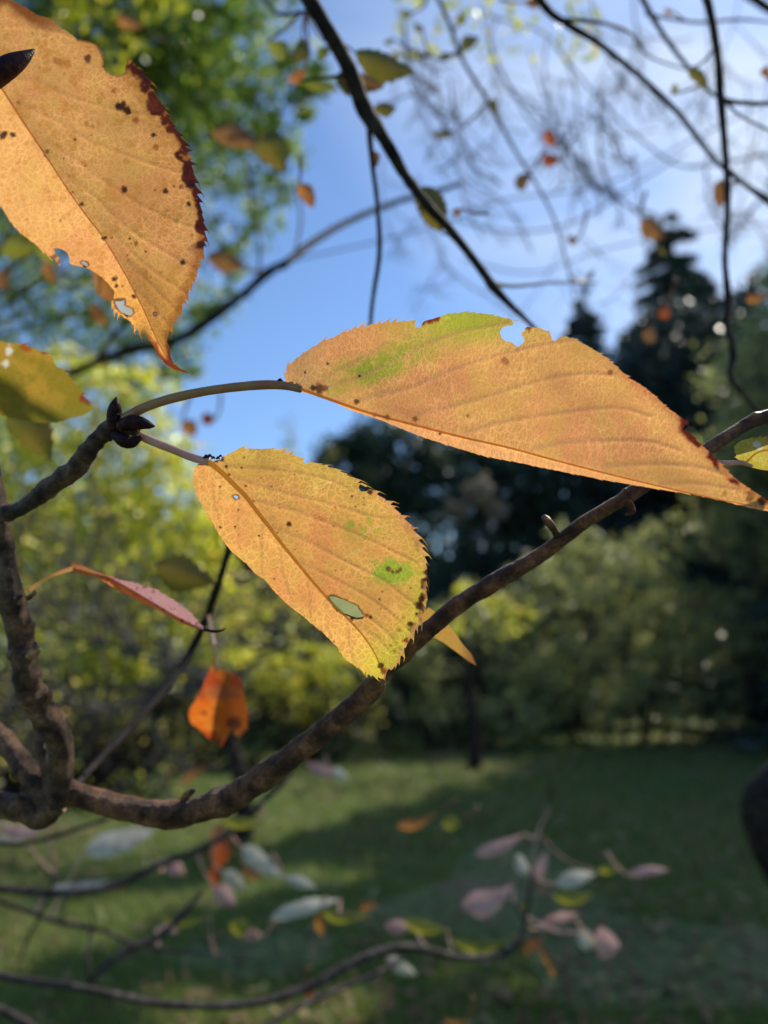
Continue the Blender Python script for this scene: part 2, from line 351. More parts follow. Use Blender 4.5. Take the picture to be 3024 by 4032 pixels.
def blade(name, outline, holes, spacing, dfun, pig, mat, parent, uvrot=0.0):
    """leaf blade: triangulated sheet cut to its outline and holes, bent in depth by dfun, pigment and any painted vein shade by pig"""
    ol = np.array(outline, float); k = [0]
    for i in range(1, len(ol)):
        if np.hypot(*(ol[i] - ol[k[-1]])) > .8: k.append(i)
    ol = ol[k]
    x0, y0 = ol.min(0) - 2; x1, y1 = ol.max(0) + 2
    gx = []; gy = []
    rows = np.arange(y0, y1, spacing * .866)
    for j, yy in enumerate(rows):
        xs = np.arange(x0 + (spacing / 2 if j % 2 else 0), x1, spacing); gx.append(xs); gy.append(np.full(xs.shape, yy))
    gx = np.concatenate(gx); gy = np.concatenate(gy); m = inside(gx, gy, ol)
    for h in holes: m &= ~inside(gx, gy, h)
    gx = gx[m]; gy = gy[m]
    d, _, _ = seg_dist(gx, gy, ol, True); m = d > spacing * .45
    for h in holes: m &= seg_dist(gx, gy, h, True)[0] > spacing * .45
    gx = gx[m]; gy = gy[m]
    pts = [Vector((a, b)) for a, b in ol]; ed = [(i, (i + 1) % len(ol)) for i in range(len(ol))]
    for h in holes:
        b0 = len(pts); pts += [Vector(p) for p in h]; ed += [(b0 + i, b0 + (i + 1) % len(h)) for i in range(len(h))]
    pts += [Vector((a, b)) for a, b in zip(gx, gy)]
    r = delaunay_2d_cdt(pts, ed, [], 0, 1e-3, False)
    v = np.array([(p[0], p[1]) for p in r[0]]); f = np.array([t for t in r[2] if len(t) == 3])
    c = v[f].mean(1); m = inside(c[:, 0], c[:, 1], ol)
    for h in holes: m &= ~inside(c[:, 0], c[:, 1], h)
    f = f[m]; used = np.unique(f); mp = np.full(len(v), -1); mp[used] = np.arange(len(used)); v = v[used]; f = mp[f]
    D = dfun(v[:, 0], v[:, 1]); W = Pn(v[:, 0], v[:, 1], D)
    o = mesh_obj(name, W, f, mat, parent); me = o.data
    colr = pig(v[:, 0], v[:, 1])
    for h in holes:
        hd = seg_dist(v[:, 0], v[:, 1], h, True)[0]; colr = mixc(colr, (.16, .06, .02), sstep(9, 3, hd + 7 * (vnoise(v[:, 0], v[:, 1], 12, 2, 77) - .5)) * .9)
    colr = np.clip(colr, 0, 1); ca = me.color_attributes.new('pigment', 'FLOAT_COLOR', 'POINT')
    ca.data.foreach_set('color', np.column_stack([colr, np.ones(len(colr))]).astype(np.float32).ravel())
    uvl = me.uv_layers.new(name='UVMap'); li = np.empty(len(me.loops), np.int32); me.loops.foreach_get('vertex_index', li)
    cs, sn = math.cos(uvrot), math.sin(uvrot); U = np.column_stack([(v[:, 0] * cs + v[:, 1] * sn), (-v[:, 0] * sn + v[:, 1] * cs)]) / 1000
    uvl.data.foreach_set('uv', U[li].ravel().astype(np.float32)); return o

def sheet_small(name, poly, dval, mat, parent):
    c = catmull(poly + [poly[0]], 3)[:-1]; W = Pn(c[:, 0], c[:, 1], dval)
    me_v = [tuple(p) for p in W]; ctr = tuple(W.mean(0)); n = len(me_v)
    return mesh_obj(name, me_v + [ctr], [(i, (i + 1) % n, n) for i in range(n)], mat, parent)

# ------------------------------------------------------------------ ground
def ground():
    m, N, L = new_mat('lawn_soil'); o = N.new('ShaderNodeOutputMaterial'); p = N.new('ShaderNodeBsdfPrincipled'); p.inputs['Roughness'].default_value = .95
    tcn = N.new('ShaderNodeTexCoord'); a = N.new('ShaderNodeTexNoise'); a.inputs['Scale'].default_value = .55; a.inputs['Detail'].default_value = 6; a.inputs['Roughness'].default_value = .65
    b = N.new('ShaderNodeTexNoise'); b.inputs['Scale'].default_value = 14; b.inputs['Detail'].default_value = 6
    L(tcn.outputs['Object'], a.inputs['Vector']); L(tcn.outputs['Object'], b.inputs['Vector'])
    r = ramp(N, [(.40, (.085, .125, .04)), (.52, (.12, .145, .048)), (.62, (.19, .14, .085))]); L(a.outputs[0], r.inputs[0])
    r2 = ramp(N, [(.3, (.5, .55, .45)), (.7, (1.3, 1.25, 1.1))]); L(b.outputs[0], r2.inputs[0])
    mm = N.new('ShaderNodeMix'); mm.data_type = 'RGBA'; mm.blend_type = 'MULTIPLY'; mm.inputs[0].default_value = 1
    L(r.outputs[0], mm.inputs[6]); L(r2.outputs[0], mm.inputs[7]); L(mm.outputs[2], p.inputs['Base Color']); L(p.outputs[0], o.inputs[0])
    n = 90; xs = np.sign(np.linspace(-1, 1, n)) * np.abs(np.linspace(-1, 1, n)) ** 2.4 * 150
    X, Y = np.meshgrid(xs, xs + 12)
    Z = 0.06 * (vnoise(X, Y, 5.0, 3) - .5) * np.clip(1, 0, 1)
    V = np.column_stack([X.ravel(), Y.ravel(), Z.ravel()]); i = np.arange(n - 1); A = (i[:, None] * n + i[None]).ravel()
    return tag(mesh_obj('lawn', V, np.column_stack([A, A + 1, A + n + 1, A + n]), m), kind='structure')
ground()
def gz(X, Y): return 0.06 * (vnoise(X, Y, 5.0, 3) - .5)

def cards(C, U, W_, bend=.15):
    """leaf cards: pointed oval of 4 corners + bent along the midrib. C centre, U half length vec, W half width vec"""
    Nn = np.cross(U, W_); Nn /= np.linalg.norm(Nn, axis=1)[:, None] + 1e-9; wl = np.linalg.norm(W_, axis=1)[:, None]
    k = len(C); V = np.empty((k, 6, 3))
    V[:, 0] = C - U; V[:, 1] = C - U * .1 + W_ + Nn * wl * bend; V[:, 2] = C + U * .55 + W_ * .62 + Nn * wl * bend * .5
    V[:, 3] = C + U; V[:, 4] = C + U * .55 - W_ * .62 + Nn * wl * bend * .5; V[:, 5] = C - U * .1 - W_ + Nn * wl * bend
    b = np.arange(k)[:, None] * 6
    F4 = np.concatenate([b + [0, 1, 2, 3], b + [0, 3, 4, 5]]); return V.reshape(-1, 3), F4
def rand_dirs(n, up=0.0):
    v = RNG.normal(size=(n, 3)); v[:, 2] += up; return v / (np.linalg.norm(v, axis=1)[:, None] + 1e-9)

def grass():
    n = 90000; az = RNG.uniform(-.62, .62, n); R = 3.0 * (16.0 / 3.0) ** RNG.random(n); X = R * np.tan(az) ; Y = R
    keep = vnoise(X, Y, 1.4, 2, 3) > .33; X, Y = X[keep], Y[keep]; n = len(X)
    h = RNG.uniform(.03, .075, n); w = RNG.uniform(.003, .006, n) * (1 + Y / 8); a = RNG.uniform(0, 6.28, n); l = RNG.normal(0, .5, (n, 2)) * h[:, None]
    Z = gz(X, Y) - .003; V = np.empty((n, 3, 3)); dx = np.cos(a) * w; dy = np.sin(a) * w
    V[:, 0] = np.column_stack([X - dx, Y - dy, Z]); V[:, 1] = np.column_stack([X + dx, Y + dy, Z]); V[:, 2] = np.column_stack([X + l[:, 0], Y + l[:, 1], Z + h])
    m = foliage_mat('grass_blades', [(0, (.105, .165, .040)), (.6, (.155, .215, .052)), (.9, (.20, .23, .065)), (1, (.36, .29, .14))], trans=.45, rough=.4, spec=.35, tboost=1.6)
    tag(mesh_obj('grass', V.reshape(-1, 3), np.arange(n * 3).reshape(-1, 3), m), 'short green lawn grass under the trees', 'grass', kind='stuff')
    n = 7000; az = RNG.uniform(-.62, .62, n); R = 3.0 * (15.0 / 3.0) ** RNG.random(n); X = R * np.tan(az); Y = R
    k = (vnoise(X, Y, 2.2, 2, 5) + RNG.normal(0, .1, n)) >.47; X, Y = X[k], Y[k]; n = len(X)
    C = np.column_stack([X, Y, gz(X, Y) + RNG.uniform(.01, .05, n)]); U = rand_dirs(n); U[:, 2] *= .3; U /= np.linalg.norm(U, axis=1)[:, None]; W_ = np.cross(U, np.array([0, 0, 1.0]) + RNG.normal(0, .3, (n, 3)))
    W_ /= np.linalg.norm(W_, axis=1)[:, None]; s = RNG.uniform(.025, .045, n)[:, None]
    V, f = cards(C, U * s, W_ * s * .5)
    m = foliage_mat('leaf_litter', [(0, (.16, .08, .045)), (.5, (.27, .16, .08)), (.8, (.36, .25, .14)), (1, (.42, .36, .13))], trans=.3, rough=.6, spec=.2, tboost=1)
    tag(mesh_obj('leaf_litter', V, f, m), 'brown and tan fallen leaves strewn over the lawn', 'fallen leaves', kind='stuff')
grass()

# ------------------------------------------------------------------ background trees
def clump_pts(clumps, n, sub=60, sig=.16, shell=.5):
    """points gathered in small tufts inside ellipsoids; clumps rows: centre xyz, radii xyz"""
    cl = np.array([(*c, *r) for c, r in clumps]); wgt = (cl[:, 3] * cl[:, 4] * cl[:, 5]) ** (2 / 3); wgt /= wgt.sum()
    ns_ = max(1, int(len(clumps) * sub)); idx = RNG.choice(len(cl), ns_, p=wgt); dr = rand_dirs(ns_); rr = (shell + (1 - shell) * RNG.random(ns_) ** .6)[:, None]
    cen = cl[idx, :3] + dr * cl[idx, 3:] * rr; sg = sig * cl[idx, 3:].mean(1) * RNG.uniform(.6, 1.5, ns_)
    k = RNG.integers(0, ns_, n); return cen[k] + RNG.normal(size=(n, 3)) * sg[k][:, None] * np.array([1, 1, .7])
def crown(parent, clumps, n, size, mat, sub=60, sig=.16, shell=.5, up=.3, aspect=.5, name='crown', droop=0):
    C = clump_pts(clumps, n, sub, sig, shell); n = len(C); C[:, 2] = np.maximum(C[:, 2], .12)
    U = rand_dirs(n); U[:, 2] -= droop; U /= np.linalg.norm(U, axis=1)[:, None]; W_ = np.cross(U, rand_dirs(n, up)); W_ /= np.linalg.norm(W_, axis=1)[:, None] + 1e-9
    s = (size * RNG.uniform(.65, 1.35, n))[:, None]; V, f = cards(C, U * s, W_ * s * aspect)
    return mesh_obj(name, V, f, mat, parent)
def wtube(name, rows, mat, parent, seg=8, lump=.12):
    c = catmull(rows, 5); V, Fc = tube_geo(c, seg, lump, .5 / float(np.mean(c[:, 3])) * .5); return mesh_obj(name, V, Fc, mat, parent)
def limbs_geo(base, targets, r0, wob=.12, seg=6):
    g = []
    for t in targets:
        a = np.array(base, float); b = np.array(t, float); rows = []
        for k in range(5):
            u = k / 4; p = a * (1 - u) + b * u + RNG.normal(0, wob, 3) * math.sin(u * math.pi); rows.append((*p, r0 * (1 - .8 * u)))
        g.append(tube_geo(catmull(rows, 3), seg))
    return merge(g)
def clump_list(rows, flat=1.1):
    """rows: x, y (photo px), distance, radius in metres"""
    out_ = []
    for x, y, d, r in rows:
        out_.append((tuple(P(x, y, d)), (r, r * flat, r * .85)))
    return out_
def broad_tree(name, label, cat, bx, by, clumps, n, size, mat, tr=.13, sub=60, sig=.16, shell=.5, group=None, trunk_top=None, **k):
    t = thing(name, label, cat, (bx, by, float(gz(np.array([bx]), np.array([by]))[0])), group)
    z0 = t.location.z; cs = [c[0] for c in clumps]; m = np.mean(np.array(cs), axis=0)
    top = trunk_top if trunk_top else (bx * .5 + m[0] * .5, by * .5 + m[1] * .5, m[2] * .6)
    wtube('trunk', [(bx, by, z0 - .05, tr * 1.25), (bx + .05, by, z0 + top[2] * .3, tr), (bx * .5 + top[0] * .5, by * .5 + top[1] * .5, z0 + top[2] * .65, tr * .85), (*top, tr * .6)], M['trunk'], t)
    V, Fc = limbs_geo(top, [c[0] for c in clumps], tr * .45); mesh_obj('limbs', V, Fc, M['trunk'], t)
    crown(t, clumps, n, size, mat, sub, sig, shell, **k); return t

FM = {}
FM['green'] = foliage_mat('foliage_green', [(0, (.05, .10, .02)), (.45, (.10, .17, .03)), (.8, (.20, .27, .035)), (1, (.34, .36, .05))], trans=.5, rough=.35, spec=.5, tboost=1.9)
FM['lime'] = foliage_mat('foliage_lime', [(0, (.20, .25, .03)), (.4, (.42, .45, .05)), (.8, (.66, .62, .08)), (.90, (.70, .55, .12)), (.93, (.6, .28, .08)), (.95, (.88, .88, .5)), (1, (.9, .9, .6))], trans=.72, rough=.34, spec=1.0, tboost=1.7)  # palest few leaves are glints painted as near-white leaf colour
FM['yellow'] = foliage_mat('foliage_yellow', [(0, (.22, .26, .02)), (.6, (.42, .42, .03)), (1, (.55, .42, .05))], trans=.55, rough=.3, spec=.6, tboost=1.6)
FM['bright'] = foliage_mat('last_yellow_leaves', [(0, (.40, .40, .05)), (.6, (.70, .68, .10)), (.85, (.72, .50, .15)), (1, (.9, .88, .6))], trans=.65, rough=.3, spec=.8, tboost=1.6)  # yellow leaves brightened; the palest stop is a painted glint
FM['dark'] = foliage_mat('foliage_dark', [(0, (.026, .058, .05)), (.7, (.055, .098, .075)), (1, (.10, .15, .075))], trans=.25, rough=.45, spec=.4, tboost=1.2)
FM['blue'] = foliage_mat('conifer_needles', [(0, (.03, .06, .055)), (.8, (.06, .10, .085)), (1, (.12, .15, .08))], trans=.15, rough=.4, spec=.45, tboost=1.0)
FM['grey'] = foliage_mat('foliage_grey_green', [(0, (.12, .14, .08)), (.5, (.30, .32, .16)), (.85, (.46, .48, .20)), (.93, (.55, .55, .16)), (1, (.85, .84, .45))], trans=.5, rough=.28, spec=1.0, tboost=1.7)  # palest stops paint lit leaf tips and glints into the colour
FM['straw'] = foliage_mat('foliage_straw', [(0, (.18, .19, .06)), (1, (.40, .38, .12))], trans=.5, tboost=1.4)
FM['brush'] = foliage_mat('undergrowth_leaves', [(0, (.03, .03, .018)), (.7, (.08, .065, .03)), (.9, (.35, .35, .06)), (1, (.8, .8, .3))], trans=.5, tboost=1.6)  # brown and yellow leaves; the brightest stop paints glints among them
FM['beige'] = foliage_mat('foliage_beige', [(0, (.30, .24, .18)), (1, (.5, .42, .36))], trans=.3, tboost=1.2)

# left broadleaf canopy reaching in from the left
cl = clump_list([(-150, 60, 9, 1.5), (420, 80, 9.2, 1.35), (830, 150, 9.0, .95), (1080, 420, 8.8, .55), (760, 480, 9.3, 1.0), (350, 520, 9.6, 1.3), (900, 820, 9.2, .55), (1120, 640, 9, .4), (1210, 380, 9, .32), (1180, 250, 9, .3), (700, 300, 10, 1.1),
                 (880, 1060, 9.4, .34), (-200, 600, 10, 1.4), (620, -250, 9, 1.5), (100, -350, 9, 1.6), (880, -150, 9.2, .8), (800, 1200, 9.5, .28)])
broad_tree('broadleaf_tree', 'tall green broadleaf tree filling the upper left with sky showing between its leaves', 'tree', -6.6, 9.6, cl, 24000, .060, FM['green'], trunk_top=(-6.9, 9.6, 4.6), tr=.06, sub=52, sig=.20, shell=.35)
# darker tree further back, lower left
cl = clump_list([(-100, 1000, 14, 1.3), (260, 1050, 14, 1.2), (520, 1180, 14.4, 1.0), (760, 1240, 14, .8), (150, 1320, 13.5, 1.2), (480, 1430, 14, .8), (700, 1420, 14, .6), (-300, 1350, 14, 1.3), (60, 800, 14.5, 1.0)])
broad_tree('broadleaf_tree', 'dark sparse tree low in the left distance, blue sky glinting through behind the yellowed bush', 'tree', -5.0, 14.5, cl, 6500, .075, FM['green'], trunk_top=(-6.6, 14.2, 3.0), tr=.05, sub=40, sig=.22, shell=.3)
# bright yellow-green bush
cl = clump_list([(-250, 1900, 10.8, 1.6), (150, 1850, 11, 1.3), (480, 1760, 11.2, 1.0), (620, 2020, 11, 1.1), (300, 2200, 10.6, 1.4), (720, 2330, 10.8, .95), (-150, 2400, 10.5, 1.5), (450, 2500, 10.6, 1.1), (560, 1560, 11.4, .6), (700, 1840, 11.3, .55), (100, 1600, 11.6, .9), (880, 2500, 10.6, .7), (-400, 1500, 11.5, 1.2), (820, 2150, 11, .5), (300, 1480, 11.6, .7)], .38)
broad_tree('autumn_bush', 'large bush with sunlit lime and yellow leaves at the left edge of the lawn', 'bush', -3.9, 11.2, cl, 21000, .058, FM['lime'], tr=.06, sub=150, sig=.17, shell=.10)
# small nearer lime tuft of leaves beside the big leaf, at top left
cl = clump_list([(330, -20, 3.4, .10), (450, 160, 3.4, .09), (430, 290, 3.4, .07), (250, 30, 3.4, .07), (560, 20, 3.5, .06), (690, -40, 3.5, .08)])
t = thing('lime_leaf_spray', 'bright lime green spray of leaves beside the upper right edge of the big orange leaf', 'branch', P(300, -500, 3.4))
V, Fc = limbs_geo(tuple(P(300, -500, 3.4)), [c[0] for c in cl], .006, .02); mesh_obj('twig', V, Fc, M['bark_dark'], t)
crown(t, cl, 260, .026, FM['yellow'], sub=8, sig=.4, name='leaf_spray')
# dark distant evergreens across the middle
def cl_row(xs, ys, d, r): return clump_list([(x, y, d, r) for x, y in zip(xs, ys)])
cl = cl_row([1420, 1560, 1700, 1480, 1640], [1850, 1790, 1900, 2150, 2300], 15.6, .93) + cl_row([1300, 1500, 1700], [2350, 2450, 2500], 15, 1.2)
broad_tree('evergreen_tree', 'dark rounded evergreen in the distance between the two lower leaves', 'tree', *P(1500, 2800, 15.6).xy, cl, 26000, .075, FM['dark'], tr=.2, sub=60, group='dark evergreens behind the lawn')
cl = cl_row([1880, 2050, 2200, 1950, 2150, 2380], [1870, 1930, 1760, 2150, 2100, 1750], 16.6, 1.0) + cl_row([1900, 2150, 2350], [2400, 2400, 2300], 16, 1.25)
broad_tree('evergreen_tree', 'wide dark evergreen in the distance under the large right hand leaf', 'tree', *P(2000, 2800, 16.6).xy, cl, 28000, .08, FM['dark'], tr=.2, sub=60, group='dark evergreens behind the lawn')
cl = cl_row([1050, 1180, 1000, 1150, 950], [2150, 2050, 2400, 2350, 2250], 19, 1.0)
broad_tree('evergreen_tree', 'low dark evergreen in the distance behind the straw coloured saplings', 'tree', *P(1080, 2750, 19).xy, cl, 9000, .09, FM['dark'], tr=.15, sub=60, group='dark evergreens behind the lawn')
# far wood closing every gap
def far_wood():
    n = 26000; th = RNG.uniform(-1.0, 1.25, n); R = RNG.uniform(30, 36, n); hmax = 6.5 + 2.2 * vnoise(th * 40, th * 0, 4, 2, 9)
    Z = hmax * RNG.random(n) ** .8; C = np.column_stack([R * np.sin(th), R * np.cos(th), Z]); U = rand_dirs(n); W_ = np.cross(U, rand_dirs(n)); W_ /= np.linalg.norm(W_, axis=1)[:, None]
    s = RNG.uniform(.16, .34, n)[:, None]; V, f = cards(C, U * s, W_ * s * .6)
    tag(mesh_obj('distant_wood', V, f, FM['dark']), 'far dark belt of trees closing the view behind the park', 'wood', kind='stuff')
far_wood()

cl = cl_row([2480, 2650, 2820, 2980, 2560, 2750, 2950, 2400], [1500, 1330, 1400, 1250, 1750, 1650, 1600, 1560], 20, 1.05)
broad_tree('evergreen_tree', 'dark evergreen mass below the tip of the tall conifer at the right', 'tree', *P(2700, 2750, 20).xy, cl, 15000, .09, FM['blue'], tr=.2, sub=60, group='dark evergreens behind the lawn')
def conifer(label, x, ytop, d, hw, n, mat, lean=0, droop=.35):
    top = P(x, ytop, d); h = top.z; bx, by = top.x, top.y
    t = thing('conifer_tree', label, 'conifer', (bx, by, 0), 'dark conifers at the right of the park')
    wtube('trunk', [(bx, by, -.05, .2), (bx, by, h * .4, .14), (bx, by, h * .8, .07), (bx, by, h * .99, .015)], M['trunk'], t, 8, .08)
    nb = 290; u = RNG.random(nb) ** .75; zb = h * (.06 + .94 * (1 - u)) ; rb = hw * (u ** .85) * RNG.uniform(.65, 1.15, nb) + .12; az = RNG.uniform(0, 6.283, nb)
    g = []
    for k in range(0, nb):
        e = (bx + rb[k] * math.cos(az[k]), by + rb[k] * math.sin(az[k]), zb[k] - rb[k] * droop + .12)
        g.append(tube_geo(np.array([(bx, by, zb[k], .022), ((bx + e[0]) / 2, (by + e[1]) / 2, zb[k] - rb[k] * droop * .3 + .05, .014), (*e, .005)]), 4))
    V, Fc = merge(g); mesh_obj('boughs', V, Fc, M['trunk'], t)
    k = RNG.integers(0, nb, n); s = RNG.random(n) ** .6; side = RNG.normal(0, .22, n) * (1.15 - s) * np.maximum(rb[k], .5)
    C = np.column_stack([bx + rb[k] * s * np.cos(az[k]) - side * np.sin(az[k]), by + rb[k] * s * np.sin(az[k]) + side * np.cos(az[k]), zb[k] - rb[k] * droop * s ** 1.5 + .1 - np.abs(RNG.normal(0, .09, n))])
    U = np.column_stack([np.cos(az[k]), np.sin(az[k]), -.35 + 0 * az[k]]) + RNG.normal(0, .45, (n, 3)); U /= np.linalg.norm(U, axis=1)[:, None]; W_ = np.cross(U, rand_dirs(n, 1)); W_ /= np.linalg.norm(W_, axis=1)[:, None]
    sz = RNG.uniform(.07, .15, n)[:, None] * max(1, d / 17); V, f = cards(C, U * sz, W_ * sz * .28); mesh_obj('crown', V, f, mat, t); return t
conifer('tall dark conifer rising behind the right end of the large leaf', 2640, 840, 27, 6.6, 80000, FM['blue'])
conifer('slim small dark conifer just left of the tall one behind the large leaf', 2290, 1130, 25, 3.4, 16000, FM['blue'])
conifer('dark conifer cut by the right edge of the picture', 3200, 260, 14.5, 2.9, 30000, FM['blue'])
conifer('dark broad conifer filling the space between the tall conifer and the right edge', 2900, 1100, 25, 4.6, 26000, FM['blue'])
cl = clump_list([(2980, 1480, 12.6, .85), (3150, 1280, 12.6, .9), (2920, 1800, 12.8, .8), (3250, 1650, 12.4, 1.0), (3200, 1050, 12.8, .7), (3400, 1350, 12.4, 1.1)])
broad_tree('olive_tree', 'dull olive green tree at the right edge behind the thin hanging twig', 'tree', *P(3160, 2900, 12.8).xy, cl, 17000, .05, FM['grey'], tr=.14, sub=80)
def off_frame_conifers():
    # unseen conifers added beyond the right edge to keep the lawn in shade
    src = bpy.data.objects['conifer_tree.002']
    for k, (x, y, s) in enumerate([(11.5, 12.5, 1.05), (8.6, 11.4, 1.1), (7.4, 8.6, .85), (12.0, 16.5, 1.0), (9.8, 9.3, 1.1)]):
        c = src.copy(); col.objects.link(c); c.location = (x, y, 0); c.scale = (s, s, s); c.rotation_euler = (0, 0, 1.1 * k + .5)
        c['label'] = ['unseen dark conifer added to shade the lawn, second in the row', 'tall unseen dark conifer added to shade the lawn, behind the shrubs', 'smallest unseen dark conifer added to shade the lawn, nearest to it', 'big unseen dark conifer added to shade the lawn, behind the row', 'tallest unseen dark conifer added to shade the lawn, beyond the right edge'][k]
        for ch in src.children:
            q = ch.copy(); col.objects.link(q); q.parent = c
off_frame_conifers()

# grey green willowy shrub at the right
def shrub(label, rows, n, mat, size, group=None, sub=90, aspect=.35, stems=26, sig=.14):
    cl = clump_list(rows); m = np.mean(np.array([c[0] for c in cl]), axis=0)
    t = thing('willowy_shrub', label, 'shrub', (m[0], m[1], 0), group)
    tg = [(c[0][0] + RNG.normal(0, .3), c[0][1] + RNG.normal(0, .3), c[0][2] + c[1][2] * .6) for c in cl for _ in range(max(1, stems // len(cl)))]
    g = []
    for q in tg:
        bx = m[0] * .5 + q[0] * .5; by = m[1] * .5 + q[1] * .5
        g.append(limbs_geo((bx, by, 0), [q], .022, .15))
    V, Fc = merge(g); mesh_obj('stems', V, Fc, M['trunk'], t)
    crown(t, cl, n, size, mat, sub=sub * .7, sig=sig * .75, shell=.25, aspect=aspect, name='leaves'); return t
shrub('wide grey green shrub with yellow tips in the right half behind the branch', [(2150, 2330, 12.4, .75), (2450, 2300, 12.6, .9), (2050, 2600, 12, .8), (2350, 2620, 12, .9), (2700, 2500, 12.4, 1.0), (2250, 2130, 12.8, .45), (2600, 2180, 12.8, .6), (2150, 2810, 11.8, .42), (2400, 2800, 11.9, .45), (2650, 2780, 12, .45), (2880, 2790, 12, .45)], 17000, FM['grey'], .042)
shrub('taller grey green shrub filling the right edge behind the small yellow leaf', [(2950, 2100, 13, .9), (3200, 2250, 12.6, 1.1), (2950, 2500, 12.5, .9), (3300, 2600, 12, 1.0), (3000, 1750, 13.5, .7), (2800, 2020, 13.3, .6)], 13000, FM['grey'], .042)
shrub('low loose shrub with scattered yellow leaves left of the grey green one, beside the lawn', [(1640, 2560, 11.6, .55), (1850, 2420, 12, .6), (1450, 2680, 11.2, .5), (1750, 2740, 11.2, .55), (2000, 2800, 11.2, .5)], 6500, FM['grey'], .040, sub=60)
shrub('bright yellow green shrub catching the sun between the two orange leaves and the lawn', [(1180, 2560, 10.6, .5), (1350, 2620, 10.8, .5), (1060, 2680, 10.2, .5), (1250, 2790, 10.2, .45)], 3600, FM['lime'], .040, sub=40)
for k, (x, yt, hw) in enumerate([(1140, 1690, .17), (1300, 1790, .13), (1450, 1860, .12)]):
    lab = ['tallest straw coloured slim sapling, leftmost of the three under the big leaf', 'middle one of the three straw coloured slim saplings', 'shortest straw coloured slim sapling, nearest the dark evergreens'][k]
    top = P(x, yt, 14.5); t = thing('slim_sapling', lab, 'sapling', (top.x, top.y, 0), 'straw coloured saplings')
    wtube('trunk', [(top.x, top.y, -.05, .03), (top.x + .02, top.y, top.z * .5, .02), (top.x, top.y, top.z, .006)], M['trunk'], t, 6, .05)
    crown(t, [((top.x, top.y, top.z * f), (hw, hw, top.z * .16)) for f in (.35, .55, .75, .9)], 900, .035, FM['straw'], sub=30)
cl = clump_list([(1880, 1940, 14.6, .33), (1800, 2010, 14.5, .22), (1960, 2010, 14.5, .2)])
broad_tree('pale_bush', 'pale beige seed heads of a bush glowing against the dark evergreens', 'bush', *P(1880, 2700, 14.6).xy, cl, 1300, .06, FM['beige'], tr=.03, sub=20)

# bare small tree whose trunk stands on the lawn
def bare_tree():
    b = P(960, 3290, 6.0); bx, by = b.x, b.y
    t = thing('bare_tree', 'nearly bare little tree with leaning dark trunk and grey twigs, left side of the lawn', 'tree', (bx, by, 0))
    tp = P(880, 2700, 6.2)
    wtube('trunk', [(bx, by, -.05, .085), (*P(950, 3080, 6.05), .065), (*P(905, 2900, 6.1), .055), (*tp, .045)], M['trunk'], t, 10, .15)
    g = []; rr = random.Random(5)
    def grow(p, dirv, ln, r, dep):
        rows = [(*p, r)]; q = Vector(p); d = Vector(dirv)
        for k in range(4):
            d = (d + Vector((rr.gauss(0, .22), rr.gauss(0, .22), rr.gauss(.04, .16)))).normalized(); q = q + d * ln / 4; rows.append((*q, r * (1 - .16 * (k + 1))))
            if dep > 0 and k > 0:
                for _ in range(2):
                    dd = (d + Vector((rr.gauss(0, .8), rr.gauss(0, .6), rr.gauss(.1, .6)))).normalized(); grow(q, dd, ln * .62, r * .55, dep - 1)
        g.append(tube_geo(catmull(np.array(rows), 2), 4 if dep < 2 else 6))
        if dep == 0: tips.append(q)
    tips = []
    for x, y, dd in [(500, 2350, 6.4), (150, 2500, 6.0), (750, 2380, 6.6), (1150, 2500, 6.3), (-100, 2700, 6.2), (350, 2750, 5.6)]:
        e = P(x, y, dd); v = (e - tp); grow(tuple(tp), v.normalized(), v.length * .9, .030, 3)
    V, Fc = merge(g); mesh_obj('branches', V, Fc, M['bark_grey'], t)
    tips = np.array([tuple(q) for q in tips]); k = RNG.integers(0, len(tips), 2000); C = tips[k] + RNG.normal(0, .07, (2000, 3)); U = rand_dirs(2000); W_ = np.cross(U, rand_dirs(2000)); W_ /= np.linalg.norm(W_, axis=1)[:, None]
    s = RNG.uniform(.014, .028, 2000)[:, None]; V, f = cards(C, U * s, W_ * s * .6); mesh_obj('leaves', V, f, FM['bright'], t)
bare_tree()
for k, (x0, x1, lab) in enumerate([(-900, 900, 'long low dark hedge behind the lime yellow bush at the left'), (900, 3900, 'long low dark hedge behind the shrubs at the right')]):
    cl = [(tuple(Vector((P(x, 2600, 14.6).x, P(x, 2600, 14.6).y, .75))), (.75, .5, .8)) for x in range(x0, x1, 190)]
    t = thing('dark_hedge', lab, 'hedge', (cl[0][0][0], cl[0][0][1], 0), 'dark hedges closing the lawn')
    crown(t, cl, 900 * len(cl), .075, FM['dark'], sub=40, shell=.2, name='leaves')
shrub('nearer tangle of brown twigs and yellow leaves behind the branch fork at lower left', [(x, 2880 + 60 * math.sin(x * 1.7), 7.8, .32) for x in range(-500, 820, 110)], 5200, FM['brush'], .024, sub=30, stems=170)
shrub('low dark undergrowth of brown twigs beneath the lime yellow bush', [(x, 2790 + 50 * math.sin(x), 10.0, .50) for x in range(-500, 1500, 170)], 7000, FM['brush'], .035, sub=40, stems=90)
b = P(1870, 3030, 9.5); t = thing('slim_tree', 'slender dark tree trunk at the far edge of the lawn in front of the shrubs', 'tree', (b.x, b.y, 0))
wtube('trunk', [(b.x, b.y, -.05, .10), (*P(1865, 2880, 9.5), .075), (*P(1850, 2700, 9.6), .055), (*P(1800, 2500, 9.7), .03)], M['trunk'], t)
V, Fc = limbs_geo(tuple(P(1850, 2700, 9.6)), [tuple(P(x, y, 9.7)) for x, y in [(1700, 2450), (2000, 2400), (1900, 2350), (1750, 2600), (2080, 2560)]], .02); mesh_obj('limbs', V, Fc, M['trunk'], t)
crown(t, clump_list([(1740, 2470, 9.7, .3), (1980, 2430, 9.7, .35), (1860, 2330, 9.8, .25)]), 500, .03, FM['lime'], sub=14)
